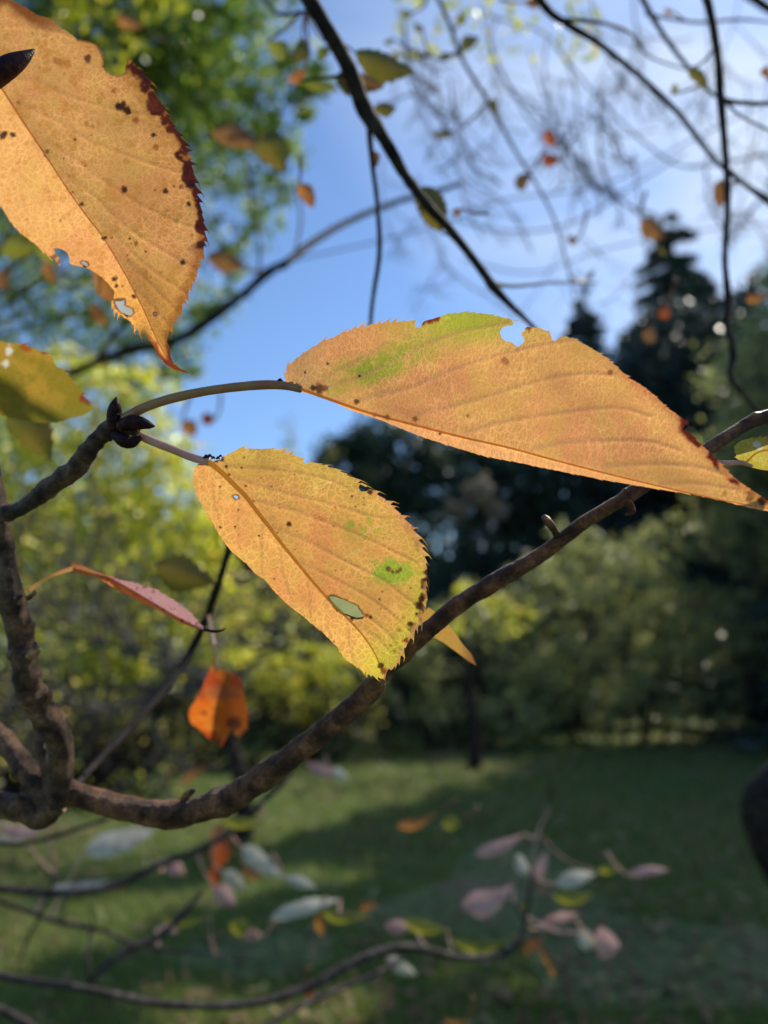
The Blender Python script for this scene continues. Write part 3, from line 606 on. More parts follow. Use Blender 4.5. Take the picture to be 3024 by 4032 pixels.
# very dark thing at the right edge: a nearby trunk
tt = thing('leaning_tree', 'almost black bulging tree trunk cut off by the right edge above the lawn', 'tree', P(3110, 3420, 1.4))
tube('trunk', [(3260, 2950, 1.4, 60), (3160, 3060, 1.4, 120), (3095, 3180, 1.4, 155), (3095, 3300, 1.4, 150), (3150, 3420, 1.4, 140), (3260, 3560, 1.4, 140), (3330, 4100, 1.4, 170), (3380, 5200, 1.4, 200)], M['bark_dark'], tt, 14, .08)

# ------------------------------------------------------------------ simple leaf for the soft, out of focus sprays
def soft_leaf(parent, x, y, ang, ln, wd, d, mat, fold=.25, tilt=0.0, name='leaf', curl=.12, teeth=True, stalk=None, seed=0, roll=0.0):
    """x,y centre px; ang degrees (0 = pointing right, 90 = up); ln, wd in px; tilt turns it away in depth"""
    rr = random.Random(int(x * 7 + y * 13) + seed); a = math.radians(ang); k = d / F
    R = Vector((1, 0, 0)); U_ = Vector((CM[0][1], CM[1][1], CM[2][1])); B = Vector((-CM[0][2], -CM[1][2], -CM[2][2]))  # right, up, away
    ex = (R * math.cos(a) + U_ * math.sin(a)); ey = (U_ * math.cos(a) - R * math.sin(a))
    bend = rr.uniform(-.13, .13); lob = rr.uniform(-.12, .12); ph = rr.uniform(0, 6)
    c = P(x, y, d); n = 14; V = []; Fc = []
    for i in range(n + 1):
        u = i / n; w = math.sin(math.pi * u ** .82) ** .85 * (1 - .25 * u) * wd / 2 * k * 1.1
        w *= 1 + lob * math.sin(u * 9 + ph)
        if teeth and 0 < i < n: w *= (1 + .09 * (1 if i % 2 else -1))
        q = c + ex * ((u - .5) * ln * k) + ey * ((math.sin(math.pi * u) - .6) * bend * ln * k) + B * (math.sin(u * math.pi) * -curl * ln * k + (u - .5) * tilt * ln * k)
        for s in (-1, -.5, 0, .5, 1):
            V.append(q + ey * (s * w) + B * (s * w * roll + abs(s) * w * fold * 2 + rr.uniform(-.02, .02) * wd * k))
    for i in range(n):
        for j in range(4): Fc.append((i * 5 + j, i * 5 + j + 1, (i + 1) * 5 + j + 1, (i + 1) * 5 + j))
    o = mesh_obj(name, V, Fc, mat, parent)
    if stalk is None and parent.name in STEMS:
        pts = np.vstack(STEMS[parent.name]); b0 = V[2]; b1 = V[-3]
        d0 = np.linalg.norm(pts - np.array(b0), axis=1); d1 = np.linalg.norm(pts - np.array(b1), axis=1)
        if d1.min() < d0.min(): b0, d0 = b1, d1
        e = Vector(pts[d0.argmin()]); L_ = (e - b0).length
        if L_ > .09 * max(d, .5): e = b0 + ((e - b0).normalized() + Vector((0, 0, .6))).normalized() * .035 * max(d, .6); L_ = (e - b0).length
        mid = b0.lerp(e, .5) + Vector((rr.uniform(-.08, .08) * L_, rr.uniform(-.08, .08) * L_, -.10 * L_)); r_ = .0016 * d if d > .3 else .0006
        Vt, Ft = tube_geo(catmull(np.array([(*b0, r_ * .8), (*mid, r_), (*e, r_ * 1.3)]), 5), 6)
        me = bpy.data.meshes.new('petiole'); me.from_pydata([tuple(Vector(p) - world_loc(parent)) for p in Vt], [], Ft); me.materials.append(M['stalk_p'] if mat in (M['pink'], M['white']) else M['bark_red']); link(bpy.data.objects.new('petiole', me), o)
    if stalk is not None:
        b0 = V[2]; e = P(*stalk); mid = b0.lerp(e, .5) + Vector((0, 0, -.003))
        Vt, Ft = tube_geo(catmull(np.array([(*b0, .0007), (*mid, .0008), (*e, .001)]), 4), 6); 
        me = bpy.data.meshes.new('petiole'); me.from_pydata([tuple(Vector(p) - world_loc(parent)) for p in Vt], [], Ft); me.materials.append(M['stalk_p']); link(bpy.data.objects.new('petiole', me), o)
    return o
STEMS = {}
def note_stem(parent, rows):
    c = catmull(rows, 6); STEMS.setdefault(parent.name, []).append(Pn(c[:, 0], c[:, 1], c[:, 2]))
def sc(rows): return [(a * S, b * S, d, r * S) for a, b, d, r in rows]

# ------------------------------------------------------------------ overhead branches (out of focus)
def branch_thing(name, label, rows_list, mat, leaves=(), cat='branch', seg=10, lump=.16, group=None):
    r0 = rows_list[0][0]; t = thing(name, label, cat, P(r0[0] * S, r0[1] * S, r0[2]), group)
    for i, rows in enumerate(rows_list):
        tube('stem' if i == 0 else 'side_twig', sc(rows), mat, t, seg if i == 0 else 7, lump, seed=i * 3.1 + rows[0][0] * .01); note_stem(t, sc(rows))
    for lf in leaves:
        x, y, ang, ln, wd, d, m = lf[:7]; soft_leaf(t, x * S, y * S, ang, ln * S * 1.2, wd * S * 1.2, d, M[m], tilt=lf[7] if len(lf) > 7 else .3)
    return t
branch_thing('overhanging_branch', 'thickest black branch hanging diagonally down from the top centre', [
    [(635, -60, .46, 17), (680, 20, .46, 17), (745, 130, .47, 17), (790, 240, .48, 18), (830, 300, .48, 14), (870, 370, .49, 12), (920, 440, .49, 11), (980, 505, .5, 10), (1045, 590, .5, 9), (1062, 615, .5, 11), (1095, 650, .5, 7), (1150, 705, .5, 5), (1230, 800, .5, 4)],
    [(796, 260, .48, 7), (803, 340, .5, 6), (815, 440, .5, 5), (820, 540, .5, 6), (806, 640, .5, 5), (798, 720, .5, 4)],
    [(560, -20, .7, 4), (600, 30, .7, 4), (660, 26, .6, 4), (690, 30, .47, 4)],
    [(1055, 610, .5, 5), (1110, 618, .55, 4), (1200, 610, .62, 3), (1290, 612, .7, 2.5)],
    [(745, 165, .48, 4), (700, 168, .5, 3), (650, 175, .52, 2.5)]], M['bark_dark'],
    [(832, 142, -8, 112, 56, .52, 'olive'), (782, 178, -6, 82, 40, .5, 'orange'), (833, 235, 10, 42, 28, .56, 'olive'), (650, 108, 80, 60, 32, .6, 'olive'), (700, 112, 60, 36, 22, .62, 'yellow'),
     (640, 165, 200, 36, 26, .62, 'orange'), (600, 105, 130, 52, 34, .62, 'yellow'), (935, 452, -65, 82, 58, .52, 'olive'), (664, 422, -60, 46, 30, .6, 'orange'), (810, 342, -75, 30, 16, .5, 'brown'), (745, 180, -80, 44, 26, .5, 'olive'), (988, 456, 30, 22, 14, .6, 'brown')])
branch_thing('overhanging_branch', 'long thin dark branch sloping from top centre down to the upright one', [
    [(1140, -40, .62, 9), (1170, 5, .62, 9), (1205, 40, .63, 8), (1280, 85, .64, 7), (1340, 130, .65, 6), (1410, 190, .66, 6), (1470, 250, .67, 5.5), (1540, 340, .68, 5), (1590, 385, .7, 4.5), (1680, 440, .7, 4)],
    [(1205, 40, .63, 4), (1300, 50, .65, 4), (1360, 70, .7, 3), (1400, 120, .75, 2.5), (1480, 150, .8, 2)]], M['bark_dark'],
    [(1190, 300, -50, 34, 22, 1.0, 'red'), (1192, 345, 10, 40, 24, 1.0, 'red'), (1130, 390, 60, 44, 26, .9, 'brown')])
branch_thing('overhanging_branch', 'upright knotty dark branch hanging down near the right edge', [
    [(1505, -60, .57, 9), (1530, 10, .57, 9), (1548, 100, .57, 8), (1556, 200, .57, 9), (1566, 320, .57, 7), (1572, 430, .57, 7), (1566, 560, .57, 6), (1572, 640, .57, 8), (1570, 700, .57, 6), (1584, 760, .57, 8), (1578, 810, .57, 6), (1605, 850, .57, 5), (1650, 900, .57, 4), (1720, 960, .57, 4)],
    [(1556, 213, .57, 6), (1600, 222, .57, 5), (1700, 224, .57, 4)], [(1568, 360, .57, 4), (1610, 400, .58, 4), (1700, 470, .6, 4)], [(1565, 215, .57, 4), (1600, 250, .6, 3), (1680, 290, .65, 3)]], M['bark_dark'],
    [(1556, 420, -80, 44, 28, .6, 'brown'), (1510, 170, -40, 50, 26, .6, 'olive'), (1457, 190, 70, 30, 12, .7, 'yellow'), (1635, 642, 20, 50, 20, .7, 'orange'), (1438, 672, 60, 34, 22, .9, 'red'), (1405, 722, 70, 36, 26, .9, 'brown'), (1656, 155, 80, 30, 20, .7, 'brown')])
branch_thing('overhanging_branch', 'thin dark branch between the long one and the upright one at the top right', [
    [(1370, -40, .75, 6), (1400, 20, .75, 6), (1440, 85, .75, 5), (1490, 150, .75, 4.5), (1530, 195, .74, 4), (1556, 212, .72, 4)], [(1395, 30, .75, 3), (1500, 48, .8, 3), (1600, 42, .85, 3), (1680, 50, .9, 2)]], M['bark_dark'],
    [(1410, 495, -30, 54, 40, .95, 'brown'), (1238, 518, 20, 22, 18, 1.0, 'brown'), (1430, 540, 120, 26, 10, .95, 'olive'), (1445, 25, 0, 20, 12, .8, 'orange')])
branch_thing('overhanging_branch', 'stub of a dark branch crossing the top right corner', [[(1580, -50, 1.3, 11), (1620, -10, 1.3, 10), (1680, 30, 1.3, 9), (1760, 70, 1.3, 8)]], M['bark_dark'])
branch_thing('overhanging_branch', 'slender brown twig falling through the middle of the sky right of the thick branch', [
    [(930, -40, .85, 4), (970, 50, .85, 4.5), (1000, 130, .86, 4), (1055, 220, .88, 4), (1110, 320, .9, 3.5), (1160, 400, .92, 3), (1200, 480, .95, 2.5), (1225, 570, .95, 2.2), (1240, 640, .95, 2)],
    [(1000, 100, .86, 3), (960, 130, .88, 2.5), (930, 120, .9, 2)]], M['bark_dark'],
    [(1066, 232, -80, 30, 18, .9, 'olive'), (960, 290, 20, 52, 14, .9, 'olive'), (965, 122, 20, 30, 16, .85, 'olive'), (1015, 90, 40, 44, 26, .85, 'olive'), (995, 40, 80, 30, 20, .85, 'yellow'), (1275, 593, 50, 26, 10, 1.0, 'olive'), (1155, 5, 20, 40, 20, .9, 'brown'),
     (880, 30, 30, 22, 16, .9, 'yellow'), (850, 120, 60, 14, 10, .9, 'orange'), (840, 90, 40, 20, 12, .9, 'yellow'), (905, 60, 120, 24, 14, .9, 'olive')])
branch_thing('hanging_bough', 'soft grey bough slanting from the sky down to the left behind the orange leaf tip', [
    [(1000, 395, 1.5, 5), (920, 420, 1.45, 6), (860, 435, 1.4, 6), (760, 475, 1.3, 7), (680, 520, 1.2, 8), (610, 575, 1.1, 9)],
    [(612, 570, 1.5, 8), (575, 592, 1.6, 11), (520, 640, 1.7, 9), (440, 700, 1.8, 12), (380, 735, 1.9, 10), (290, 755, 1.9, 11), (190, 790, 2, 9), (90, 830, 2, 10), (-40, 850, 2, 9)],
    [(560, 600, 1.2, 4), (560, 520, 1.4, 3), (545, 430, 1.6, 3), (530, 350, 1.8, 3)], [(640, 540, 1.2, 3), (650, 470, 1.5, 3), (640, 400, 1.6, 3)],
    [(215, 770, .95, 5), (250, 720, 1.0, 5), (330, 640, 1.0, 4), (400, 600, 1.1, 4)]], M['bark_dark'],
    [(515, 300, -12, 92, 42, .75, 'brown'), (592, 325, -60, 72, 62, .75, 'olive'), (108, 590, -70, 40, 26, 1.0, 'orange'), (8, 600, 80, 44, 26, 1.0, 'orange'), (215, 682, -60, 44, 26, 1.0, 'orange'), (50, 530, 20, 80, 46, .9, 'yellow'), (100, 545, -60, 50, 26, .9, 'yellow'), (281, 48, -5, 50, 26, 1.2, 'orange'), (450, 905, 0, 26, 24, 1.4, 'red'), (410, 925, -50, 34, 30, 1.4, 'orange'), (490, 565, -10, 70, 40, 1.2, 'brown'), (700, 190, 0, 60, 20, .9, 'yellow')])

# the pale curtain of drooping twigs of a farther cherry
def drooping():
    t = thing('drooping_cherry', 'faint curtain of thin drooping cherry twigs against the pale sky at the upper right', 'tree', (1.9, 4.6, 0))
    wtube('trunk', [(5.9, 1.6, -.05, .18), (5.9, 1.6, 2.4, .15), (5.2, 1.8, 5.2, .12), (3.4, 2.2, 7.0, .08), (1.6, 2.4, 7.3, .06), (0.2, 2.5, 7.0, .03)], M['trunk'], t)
    rr = random.Random(11); g = []
    def tw(rows, r): g.append(tube_geo(px_curve([(x * S, y * S, d, r * F / d) for x, y, d in rows], 4), 5))
    def hooks(x, y, d, ln, r, dep, side):
        rows = [(x, y, d)]; a = rr.uniform(-.25, .25) + side * .25; cx, cy = x, y; turn = rr.choice((-1, 1)) * rr.uniform(.02, .10)
        n = 8
        for k in range(n):
            a += turn * (1 + k * .45) * .5 + rr.gauss(0, .07); cx += math.sin(a) * ln / n; cy += math.cos(a) * ln / n; rows.append((cx, cy, d + k * .01))
            if dep and k in (1, 2, 3, 4, 5, 6) and rr.random() < .75: hooks(cx, cy, d, ln * rr.uniform(.25, .5), r * .65, dep - 1, rr.choice((-2.5, 2.5, 4)))
        tw(rows, r)
    for k in range(24):
        x = rr.uniform(820, 1700); y = rr.uniform(-60, 180) if rr.random() < .7 else rr.uniform(150, 420); hooks(x, y, rr.uniform(1.6, 3.4), rr.uniform(200, 400), rr.uniform(.0018, .0032), 2, 0)
    for rows, r in [([(1050, 30, 2.4), (1090, 45, 2.4), (1180, 75, 2.4), (1235, 160, 2.4), (1250, 260, 2.4), (1272, 380, 2.4)], .003), ([(1260, 20, 3), (1340, 180, 3), (1320, 240, 3), (1345, 290, 3), (1420, 280, 3)], .003),
                    ([(640, 560, 2.6), (820, 520, 2.6), (960, 480, 2.6), (1100, 430, 2.6), (1300, 400, 2.6), (1480, 310, 2.6), (1700, 200, 2.6)], .003), ([(1000, 560, 2.9), (1150, 590, 2.9), (1300, 540, 2.9), (1500, 500, 2.9), (1700, 480, 2.9)], .003),
                    ([(870, 20, 2.2), (880, 150, 2.2), (930, 280, 2.2), (1000, 380, 2.2), (1090, 440, 2.2), (1150, 540, 2.2)], .0025), ([(1200, 100, 2), (1300, 220, 2), (1420, 330, 2), (1500, 360, 2), (1680, 330, 2)], .0028),
                    ([(1080, 30, 2.5), (1060, 90, 2.5), (1110, 200, 2.5), (1200, 290, 2.5), (1290, 400, 2.5), (1290, 470, 2.5)], .003), ([(970, 470, 3), (1100, 500, 3), (1240, 480, 3), (1400, 380, 3), (1480, 330, 3)], .004)]:
        tw(rows, r)
    V, Fc = merge(g); mesh_obj('twigs', V, Fc, M['bark_grey'], t)
    n = 240; th = np.array([(rr.uniform(850, 1300) * S, rr.uniform(-20, 130) * S, rr.uniform(1.6, 2.6)) for _ in range(n)]); C = Pn(th[:, 0], th[:, 1], th[:, 2]); U = rand_dirs(n); W_ = np.cross(U, rand_dirs(n)); W_ /= np.linalg.norm(W_, axis=1)[:, None]
    V, f = cards(C, U * .012, W_ * .007); mesh_obj('leaves', V, f, FM['yellow'], t)
drooping()

# ------------------------------------------------------------------ lower sprays in front of the lawn
lower = thing('lower_branch', 'soft dark lower branch curving across the bottom of the picture with pale and pink leaves', 'branch', P(-40 * S, 2100 * S, .52))
for i, rows in enumerate([
    [(-40, 2100, .5, 12), (60, 2118, .5, 11), (180, 2135, .5, 11), (330, 2165, .52, 11), (500, 2172, .54, 11), (640, 2143, .56, 11), (760, 2080, .58, 12), (870, 2045, .6, 11), (1000, 2068, .62, 9), (1100, 2055, .64, 8), (1130, 2010, .65, 5), (1142, 1950, .66, 5), (1150, 1890, .66, 4)],
    [(520, 2260, .5, 8), (600, 2200, .52, 8), (700, 2150, .55, 8), (830, 2095, .58, 7), (880, 2060, .6, 6)],
    [(190, 2125, .52, 9), (225, 2090, .52, 10), (280, 2048, .53, 12), (345, 2022, .54, 9), (400, 1970, .55, 9), (440, 1920, .56, 5)],
    [(195, 2130, .52, 6), (190, 2060, .53, 5), (200, 1990, .54, 4)],
    [(1180, 1655, .8, 2.5), (1190, 1700, .8, 3), (1186, 1745, .8, 3), (1165, 1790, .75, 3), (1150, 1850, .7, 3), (1148, 1900, .67, 3)],
    [(830, 2040, .6, 4), (800, 2000, .6, 3), (740, 1970, .6, 3)], [(1130, 1990, .65, 4), (1110, 1950, .66, 3)]]):
    rows = [(a, b, c * 1.5, r * .78) for a, b, c, r in rows]; tube('stem' if i == 0 else 'side_twig', sc(rows), M['bark_mid'], lower, 9, .3, seed=i); note_stem(lower, sc(rows))
for row in [(1080, 1824, 14, 130, 26, .66, 'pink', .3), (1130, 1872, -50, 66, 34, .62, 'white', .1), (1170, 1868, 60, 60, 26, .62, 'pink', .5), (1245, 1896, 2, 104, 34, .62, 'white', .4), (1238, 1936, -4, 104, 34, .62, 'yellow'),
            (1320, 1876, 5, 66, 22, .66, 'yellow'), (1400, 1880, 1, 110, 20, .66, 'pink'), (1055, 1942, 14, 132, 52, .6, 'pink', .3), (1205, 1985, 4, 112, 26, .62, 'pink', .5), (1268, 2032, -40, 66, 38, .6, 'white'),
            (1312, 2040, -20, 70, 62, .6, 'pink'), (1150, 2040, 30, 60, 24, .62, 'orange'), (1182, 2072, -62, 52, 22, .62, 'brown'), (918, 2000, -18, 110, 34, .58, 'yellow'), (1040, 2036, -4, 150, 28, .6, 'yellow'),
            (868, 2088, -34, 88, 28, .58, 'white'), (862, 2002, -6, 70, 28, .6, 'pink'), (1135, 1960, -20, 30, 20, .62, 'yellow'), (745, 1975, -10, 120, 32, .6, 'yellow'), (660, 1958, 4, 160, 34, .58, 'white', .4),
            (795, 1957, 0, 50, 20, .62, 'orange'), (692, 2000, -80, 62, 24, .6, 'orange'), (900, 1774, 14, 96, 26, .75, 'orange'), (976, 1778, -10, 44, 34, .78, 'yellow'), (520, 2008, -50, 60, 44, .6, 'yellow'), (548, 2020, -10, 44, 24, .6, 'pink'),
            (668, 2140, -70, 54, 22, .58, 'red'), (985, 2205, -10, 60, 16, .6, 'orange'), (1195, 2100, -80, 30, 22, .62, 'brown')]:
    x, y, a, l, w, d, m = row[:7]; soft_leaf(lower, x * S, y * S, a, l * S * .9, w * S * .82, d * 1.65, M[m], roll=.8 if m in ('white', 'pink') else .3, tilt=row[7] if len(row) > 7 else .2)
l2 = thing('lower_branch', 'thin grey lower twigs at the bottom left with white and rust coloured leaves', 'branch', P(-40 * S, 1925 * S, .6))
for i, rows in enumerate([
    [(-40, 1915, .62, 11), (60, 1925, .62, 11), (150, 1930, .62, 12), (250, 1912, .63, 11), (340, 1870, .64, 10), (440, 1830, .65, 9), (520, 1780, .66, 10), (570, 1730, .66, 9), (625, 1670, .66, 8), (640, 1620, .66, 4)],
    [(-30, 1935, .65, 6), (60, 1968, .65, 7), (130, 1992, .66, 7), (220, 2010, .66, 6), (300, 2040, .67, 6), (420, 2060, .68, 4), (560, 2060, .7, 3)],
    [(120, 1890, .62, 5), (95, 1960, .62, 5), (60, 2030, .62, 4), (40, 2080, .62, 3)],
    [(-40, 1820, .5, 5), (50, 1822, .5, 6), (120, 1805, .5, 6), (200, 1780, .5, 5), (260, 1760, .5, 4)],
    [(-40, 2165, .5, 10), (20, 2190, .5, 11), (80, 2225, .5, 11)]]):
    rows = [(a, b, c * 1.5, r * .78) for a, b, c, r in rows]; tube('stem' if i == 0 else 'side_twig', sc(rows), M['bark_mid'], l2, 9, .3, seed=i + 5); note_stem(l2, sc(rows))
for row in [(262, 1815, 4, 150, 62, .58, 'white', .6), (170, 1912, 2, 150, 26, .56, 'white', .3), (215, 1915, -6, 130, 24, .57, 'brown'), (702, 1665, -22, 92, 32, .66, 'pink'), (735, 1672, -30, 50, 26, .66, 'white'), (480, 1835, 70, 84, 56, .58, 'red'),
            (565, 1862, -42, 130, 46, .56, 'white', .2), (650, 1905, -26, 96, 26, .57, 'white', .3), (508, 1902, -45, 80, 34, .57, 'white', .2), (465, 1900, -85, 80, 32, .57, 'red'), (545, 1885, -50, 60, 44, .58, 'brown'), (380, 1878, -30, 60, 34, .57, 'pink'),
            (486, 1936, -42, 74, 44, .55, 'pink', .1), (50, 1792, -8, 120, 28, .5, 'pink'), (20, 1815, -10, 80, 20, .5, 'white'), (400, 1984, -4, 120, 20, .6, 'yellow'), (362, 2008, -14, 54, 22, .6, 'pink'), (420, 1670, 34, 84, 24, .6, 'orange'), (520, 1776, -10, 96, 34, .5, 'yellow'),
            (470, 1800, 60, 60, 40, .56, 'brown'), (360, 1858, 0, 50, 14, .57, 'pink')]:
    x, y, a, l, w, d, m = row[:7]; soft_leaf(l2, x * S, y * S, a, l * S * .85, w * S * .75, d * 1.8, M[m], roll=.8 if m in ('white', 'pink') else .3, tilt=row[7] if len(row) > 7 else .2)

# ------------------------------------------------------------------ the cherry branch in the foreground
cb = thing('cherry_branch', 'knotty cherry branch with backlit orange leaves sweeping from the left up to the right edge', 'branch', P(210, 3130, .31))
# main upright stem at the left
def rough_stem(name, rows, mat, seg, lump, n, seed, nodes=()):
    """stem with ring scars: radius swells at nodes (fraction, height, width)"""
    c = catmull(sc(rows), n); s = np.linspace(0, 1, len(c))
    for f_, hgt, wd in nodes: c[:, 3] *= 1 + hgt * np.exp(-((s - f_) / wd) ** 2)
    w = np.column_stack([Pn(c[:, 0], c[:, 1], c[:, 2]), c[:, 3] * c[:, 2] / F]); V, Fc = tube_geo(w, seg, lump, .55 / float(np.mean(w[:, 3])), seed)
    o = mesh_obj(name, V, Fc, mat, cb); sl_ = np.r_[0, np.cumsum(np.linalg.norm(np.diff(w[:, :3], axis=0), axis=1))]; at_ = o.data.attributes.new('along', 'FLOAT', 'POINT')
    at_.data.foreach_set('value', np.r_[np.repeat(sl_ * 40, seg), 0, sl_[-1] * 40].astype(np.float32)); return o
rough_stem('main_stem', [(128, 1728, .335, 30), (132, 1660, .33, 25), (130, 1600, .325, 26), (108, 1560, .32, 30), (72, 1510, .315, 29), (55, 1440, .31, 27), (45, 1370, .31, 27), (25, 1290, .305, 27), (12, 1200, .305, 21), (0, 1120, .30, 19), (-12, 1040, .30, 17), (-30, 950, .30, 15)],
           M['bark'], 30, .15, 18, 1.0, [(.24, .18, .02), (.38, .22, .012), (.43, .2, .012), (.49, .2, .01), (.56, .12, .015), (.63, .10, .01)] )
rough_stem('curved_stem', [(120, 1690, .335, 22.3), (165, 1715, .335, 25.1), (230, 1735, .332, 26.0), (300, 1752, .33, 27.0), (370, 1760, .327, 28.8), (430, 1748, .322, 27.9), (500, 1722, .318, 29.8), (560, 1685, .312, 27.0), (640, 1625, .305, 26.0), (720, 1562, .296, 24.2), (800, 1490, .288, 22.3), (850, 1425, .282, 20.5), (915, 1370, .277, 19.5), (1000, 1300, .272, 17.7), (1090, 1245, .268, 18.6), (1180, 1190, .265, 15.8), (1260, 1130, .262, 14.9), (1335, 1085, .26, 14.9), (1362, 1068, .26, 16.7), (1400, 1045, .26, 14.9), (1480, 1000, .26, 14.0), (1560, 950, .26, 14.0), (1620, 912, .26, 14.0), (1665, 895, .26, 14.9), (1760, 850, .26, 13.0)],
           M['bark_red'], 26, .12, 16, 4.0, [(.16, .10, .012), (.235, .16, .01), (.30, .10, .01), (.47, .15, .012), (.535, .12, .008), (.575, .06, .02), (.74, .12, .008), (.93, .12, .006)])
rough_stem('lower_stem', [(-60, 1740, .34, 26), (0, 1738, .34, 28), (50, 1748, .338, 26), (90, 1765, .336, 26), (118, 1735, .335, 28)], M['bark'], 20, .12, 12, 7.0, [(.45, .15, .05)])
rough_stem('back_stem', [(-50, 1545, .355, 20), (0, 1590, .35, 21), (40, 1640, .345, 22), (75, 1690, .34, 24), (105, 1740, .338, 24)], M['bark'], 18, .13, 12, 9.0, [(.3, .2, .03), (.6, .2, .03)])
rough_stem('inner_stem', [(85, 1560, .34, 14), (92, 1610, .34, 15), (105, 1660, .338, 16), (115, 1710, .336, 20)], M['bark'], 16, .15, 10, 12.0, [(.4, .2, .05)])
rough_stem('back_twig', [(150, 1712, .36, 7), (215, 1640, .40, 8), (330, 1520, .44, 9), (400, 1430, .47, 9), (445, 1335, .48, 8), (470, 1265, .47, 8), (486, 1215, .46, 7), (498, 1160, .46, 8), (505, 1120, .46, 4)], M['bark_dark'], 10, .2, 8, 3.0, [(.6, .3, .02), (.86, .5, .02)])
# short side shoot with ring scars, buds
side = rough_stem('side_shoot', [(-14, 1104, .285, 20), (15, 1107, .282, 19), (45, 1098, .278, 15), (80, 1075, .272, 17), (100, 1058, .27, 19), (130, 1035, .266, 20), (165, 1010, .262, 21), (190, 975, .259, 19), (215, 945, .256, 17), (240, 925, .254, 22), (262, 915, .253, 23), (282, 922, .252, 19), (298, 932, .252, 12)],
                  M['bark'], 30, .16, 16, 15.0, [(.10, .12, .012), (.27, .14, .014), (.34, .16, .02), (.44, .12, .012), (.52, .12, .01), (.58, .12, .01), (.64, .10, .01), (.71, .14, .014)])
def bud(rows, parent_o):
    w = px_curve(sc(rows), 6); V, Fc = tube_geo(w, 14, .05, 900.0, rows[0][0]); me = bpy.data.meshes.new('bud')
    me.from_pydata([tuple(Vector(p) - world_loc(cb)) for p in V], [], Fc); me.materials.append(M['bud']); me.polygons.foreach_set('use_smooth', [True] * len(me.polygons))
    return link(bpy.data.objects.new('bud', me), parent_o)
bud([(246, 930, .252, 12), (246, 910, .251, 15), (247, 892, .251, 16), (249, 876, .25, 12), (251, 864, .25, 6), (252, 857, .25, 1)], side)
bud([(262, 918, .25, 13), (285, 913, .249, 17), (305, 914, .248, 14), (322, 918, .248, 9), (334, 921, .248, 2)], side)
bud([(250, 938, .251, 12), (268, 952, .25, 15), (284, 955, .25, 13), (298, 948, .25, 8), (306, 941, .25, 2)], side)
# spurs and stubs along the stems
for rows in [[(1208, 1168, .264, 9), (1200, 1150, .263, 8), (1190, 1135, .262, 8), (1180, 1122, .262, 9), (1172, 1115, .262, 5)], [(1355, 1078, .259, 9), (1363, 1095, .258, 8), (1366, 1106, .258, 6), (1350, 1112, .258, 2)],
             [(395, 1740, .325, 10), (402, 1720, .324, 9), (412, 1712, .323, 7), (422, 1706, .323, 3)], [(62, 1420, .305, 8), (75, 1400, .303, 8), (78, 1385, .303, 5)], [(840, 1425, .28, 7), (838, 1436, .279, 6)],
             [(95, 1520, .315, 8), (108, 1505, .314, 7), (110, 1490, .314, 4)], [(60, 1292, .303, 6), (72, 1283, .302, 5), (76, 1275, .302, 3)]]:
    tube('spur', sc(rows), M['bark_red'] if rows[0][0] > 350 else M['bark'], cb, 10, .15)

def knots(spec):
    """list of (x,y,r,strength,colour) stains"""
    return spec
def vein_field(x, y, veins, w0):
    d = np.full(x.shape, 1e9)
    for v in veins:
        c = catmull(v, 5); dd, _, t = seg_dist(x, y, c); d = np.minimum(d, dd * (1 + .9 * t))
    return np.exp(-(d / w0) ** 2)
def stains(x, y, C, spots, colr, seed=0, soft=.35):
    for s in spots:
        sx, sy, r = s[:3]; c = s[3] if len(s) > 3 else colr; a = s[4] if len(s) > 4 else .95
        w = vnoise(x + sx, y, max(r * .6, 3), 2, seed) - .5; d = np.hypot(x - sx, y - sy) * (1 + .9 * w); m = (1 - sstep(r * (1 - soft), r * (1 + soft), d)) * a
        C = C * (1 - m[:, None]) + np.array(c) * m[:, None]
    return C
def mixc(C, c, m): m = np.clip(m, 0, 1)[:, None]; return C * (1 - m) + np.array(c) * m
BR = (.055, .018, .008); DK = (.045, .016, .008); RB = (.30, .085, .02)

# ---- leaf C (centre)
k3 = crop(700, 1700, 1200 / 1659)
upC = k3([(235, 150), (250, 128), (285, 132), (316, 122), (320, 98), (345, 92), (400, 92), (470, 96), (540, 101), (600, 117), (650, 133), (684, 148)])
upC2 = k3([(684, 148), (688, 168), (700, 178), (714, 168), (722, 160), (742, 168)])
upC3 = k3([(742, 168), (800, 186), (860, 206), (910, 230), (950, 255), (992, 285)])
upC4 = k3([(992, 285), (985, 305), (1000, 325), (1030, 322), (1045, 312)])
upC5 = k3([(1045, 312), (1090, 345), (1140, 382), (1175, 412), (1205, 445), (1240, 482), (1272, 522), (1300, 567), (1320, 612), (1340, 665), (1350, 715), (1355, 765), (1352, 810), (1350, 850), (1355, 890), (1352, 930), (1335, 970), (1325, 1010), (1305, 1050), (1285, 1090), (1262, 1130), (1235, 1170), (1215, 1215), (1195, 1260), (1165, 1290), (1135, 1295), (1122, 1345)])
loC = k3([(85, 230), (84, 280), (98, 330), (118, 372), (138, 412), (160, 460), (190, 492), (215, 540), (252, 597), (285, 642), (330, 682), (380, 722), (420, 770), (470, 802), (520, 862), (560, 902), (600, 942), (680, 1002), (740, 1052), (790, 1092), (830, 1132), (870, 1172)])
loC2 = k3([(870, 1172), (905, 1225), (930, 1248), (960, 1268), (1000, 1292), (1040, 1318), (1075, 1330), (1122, 1345)])
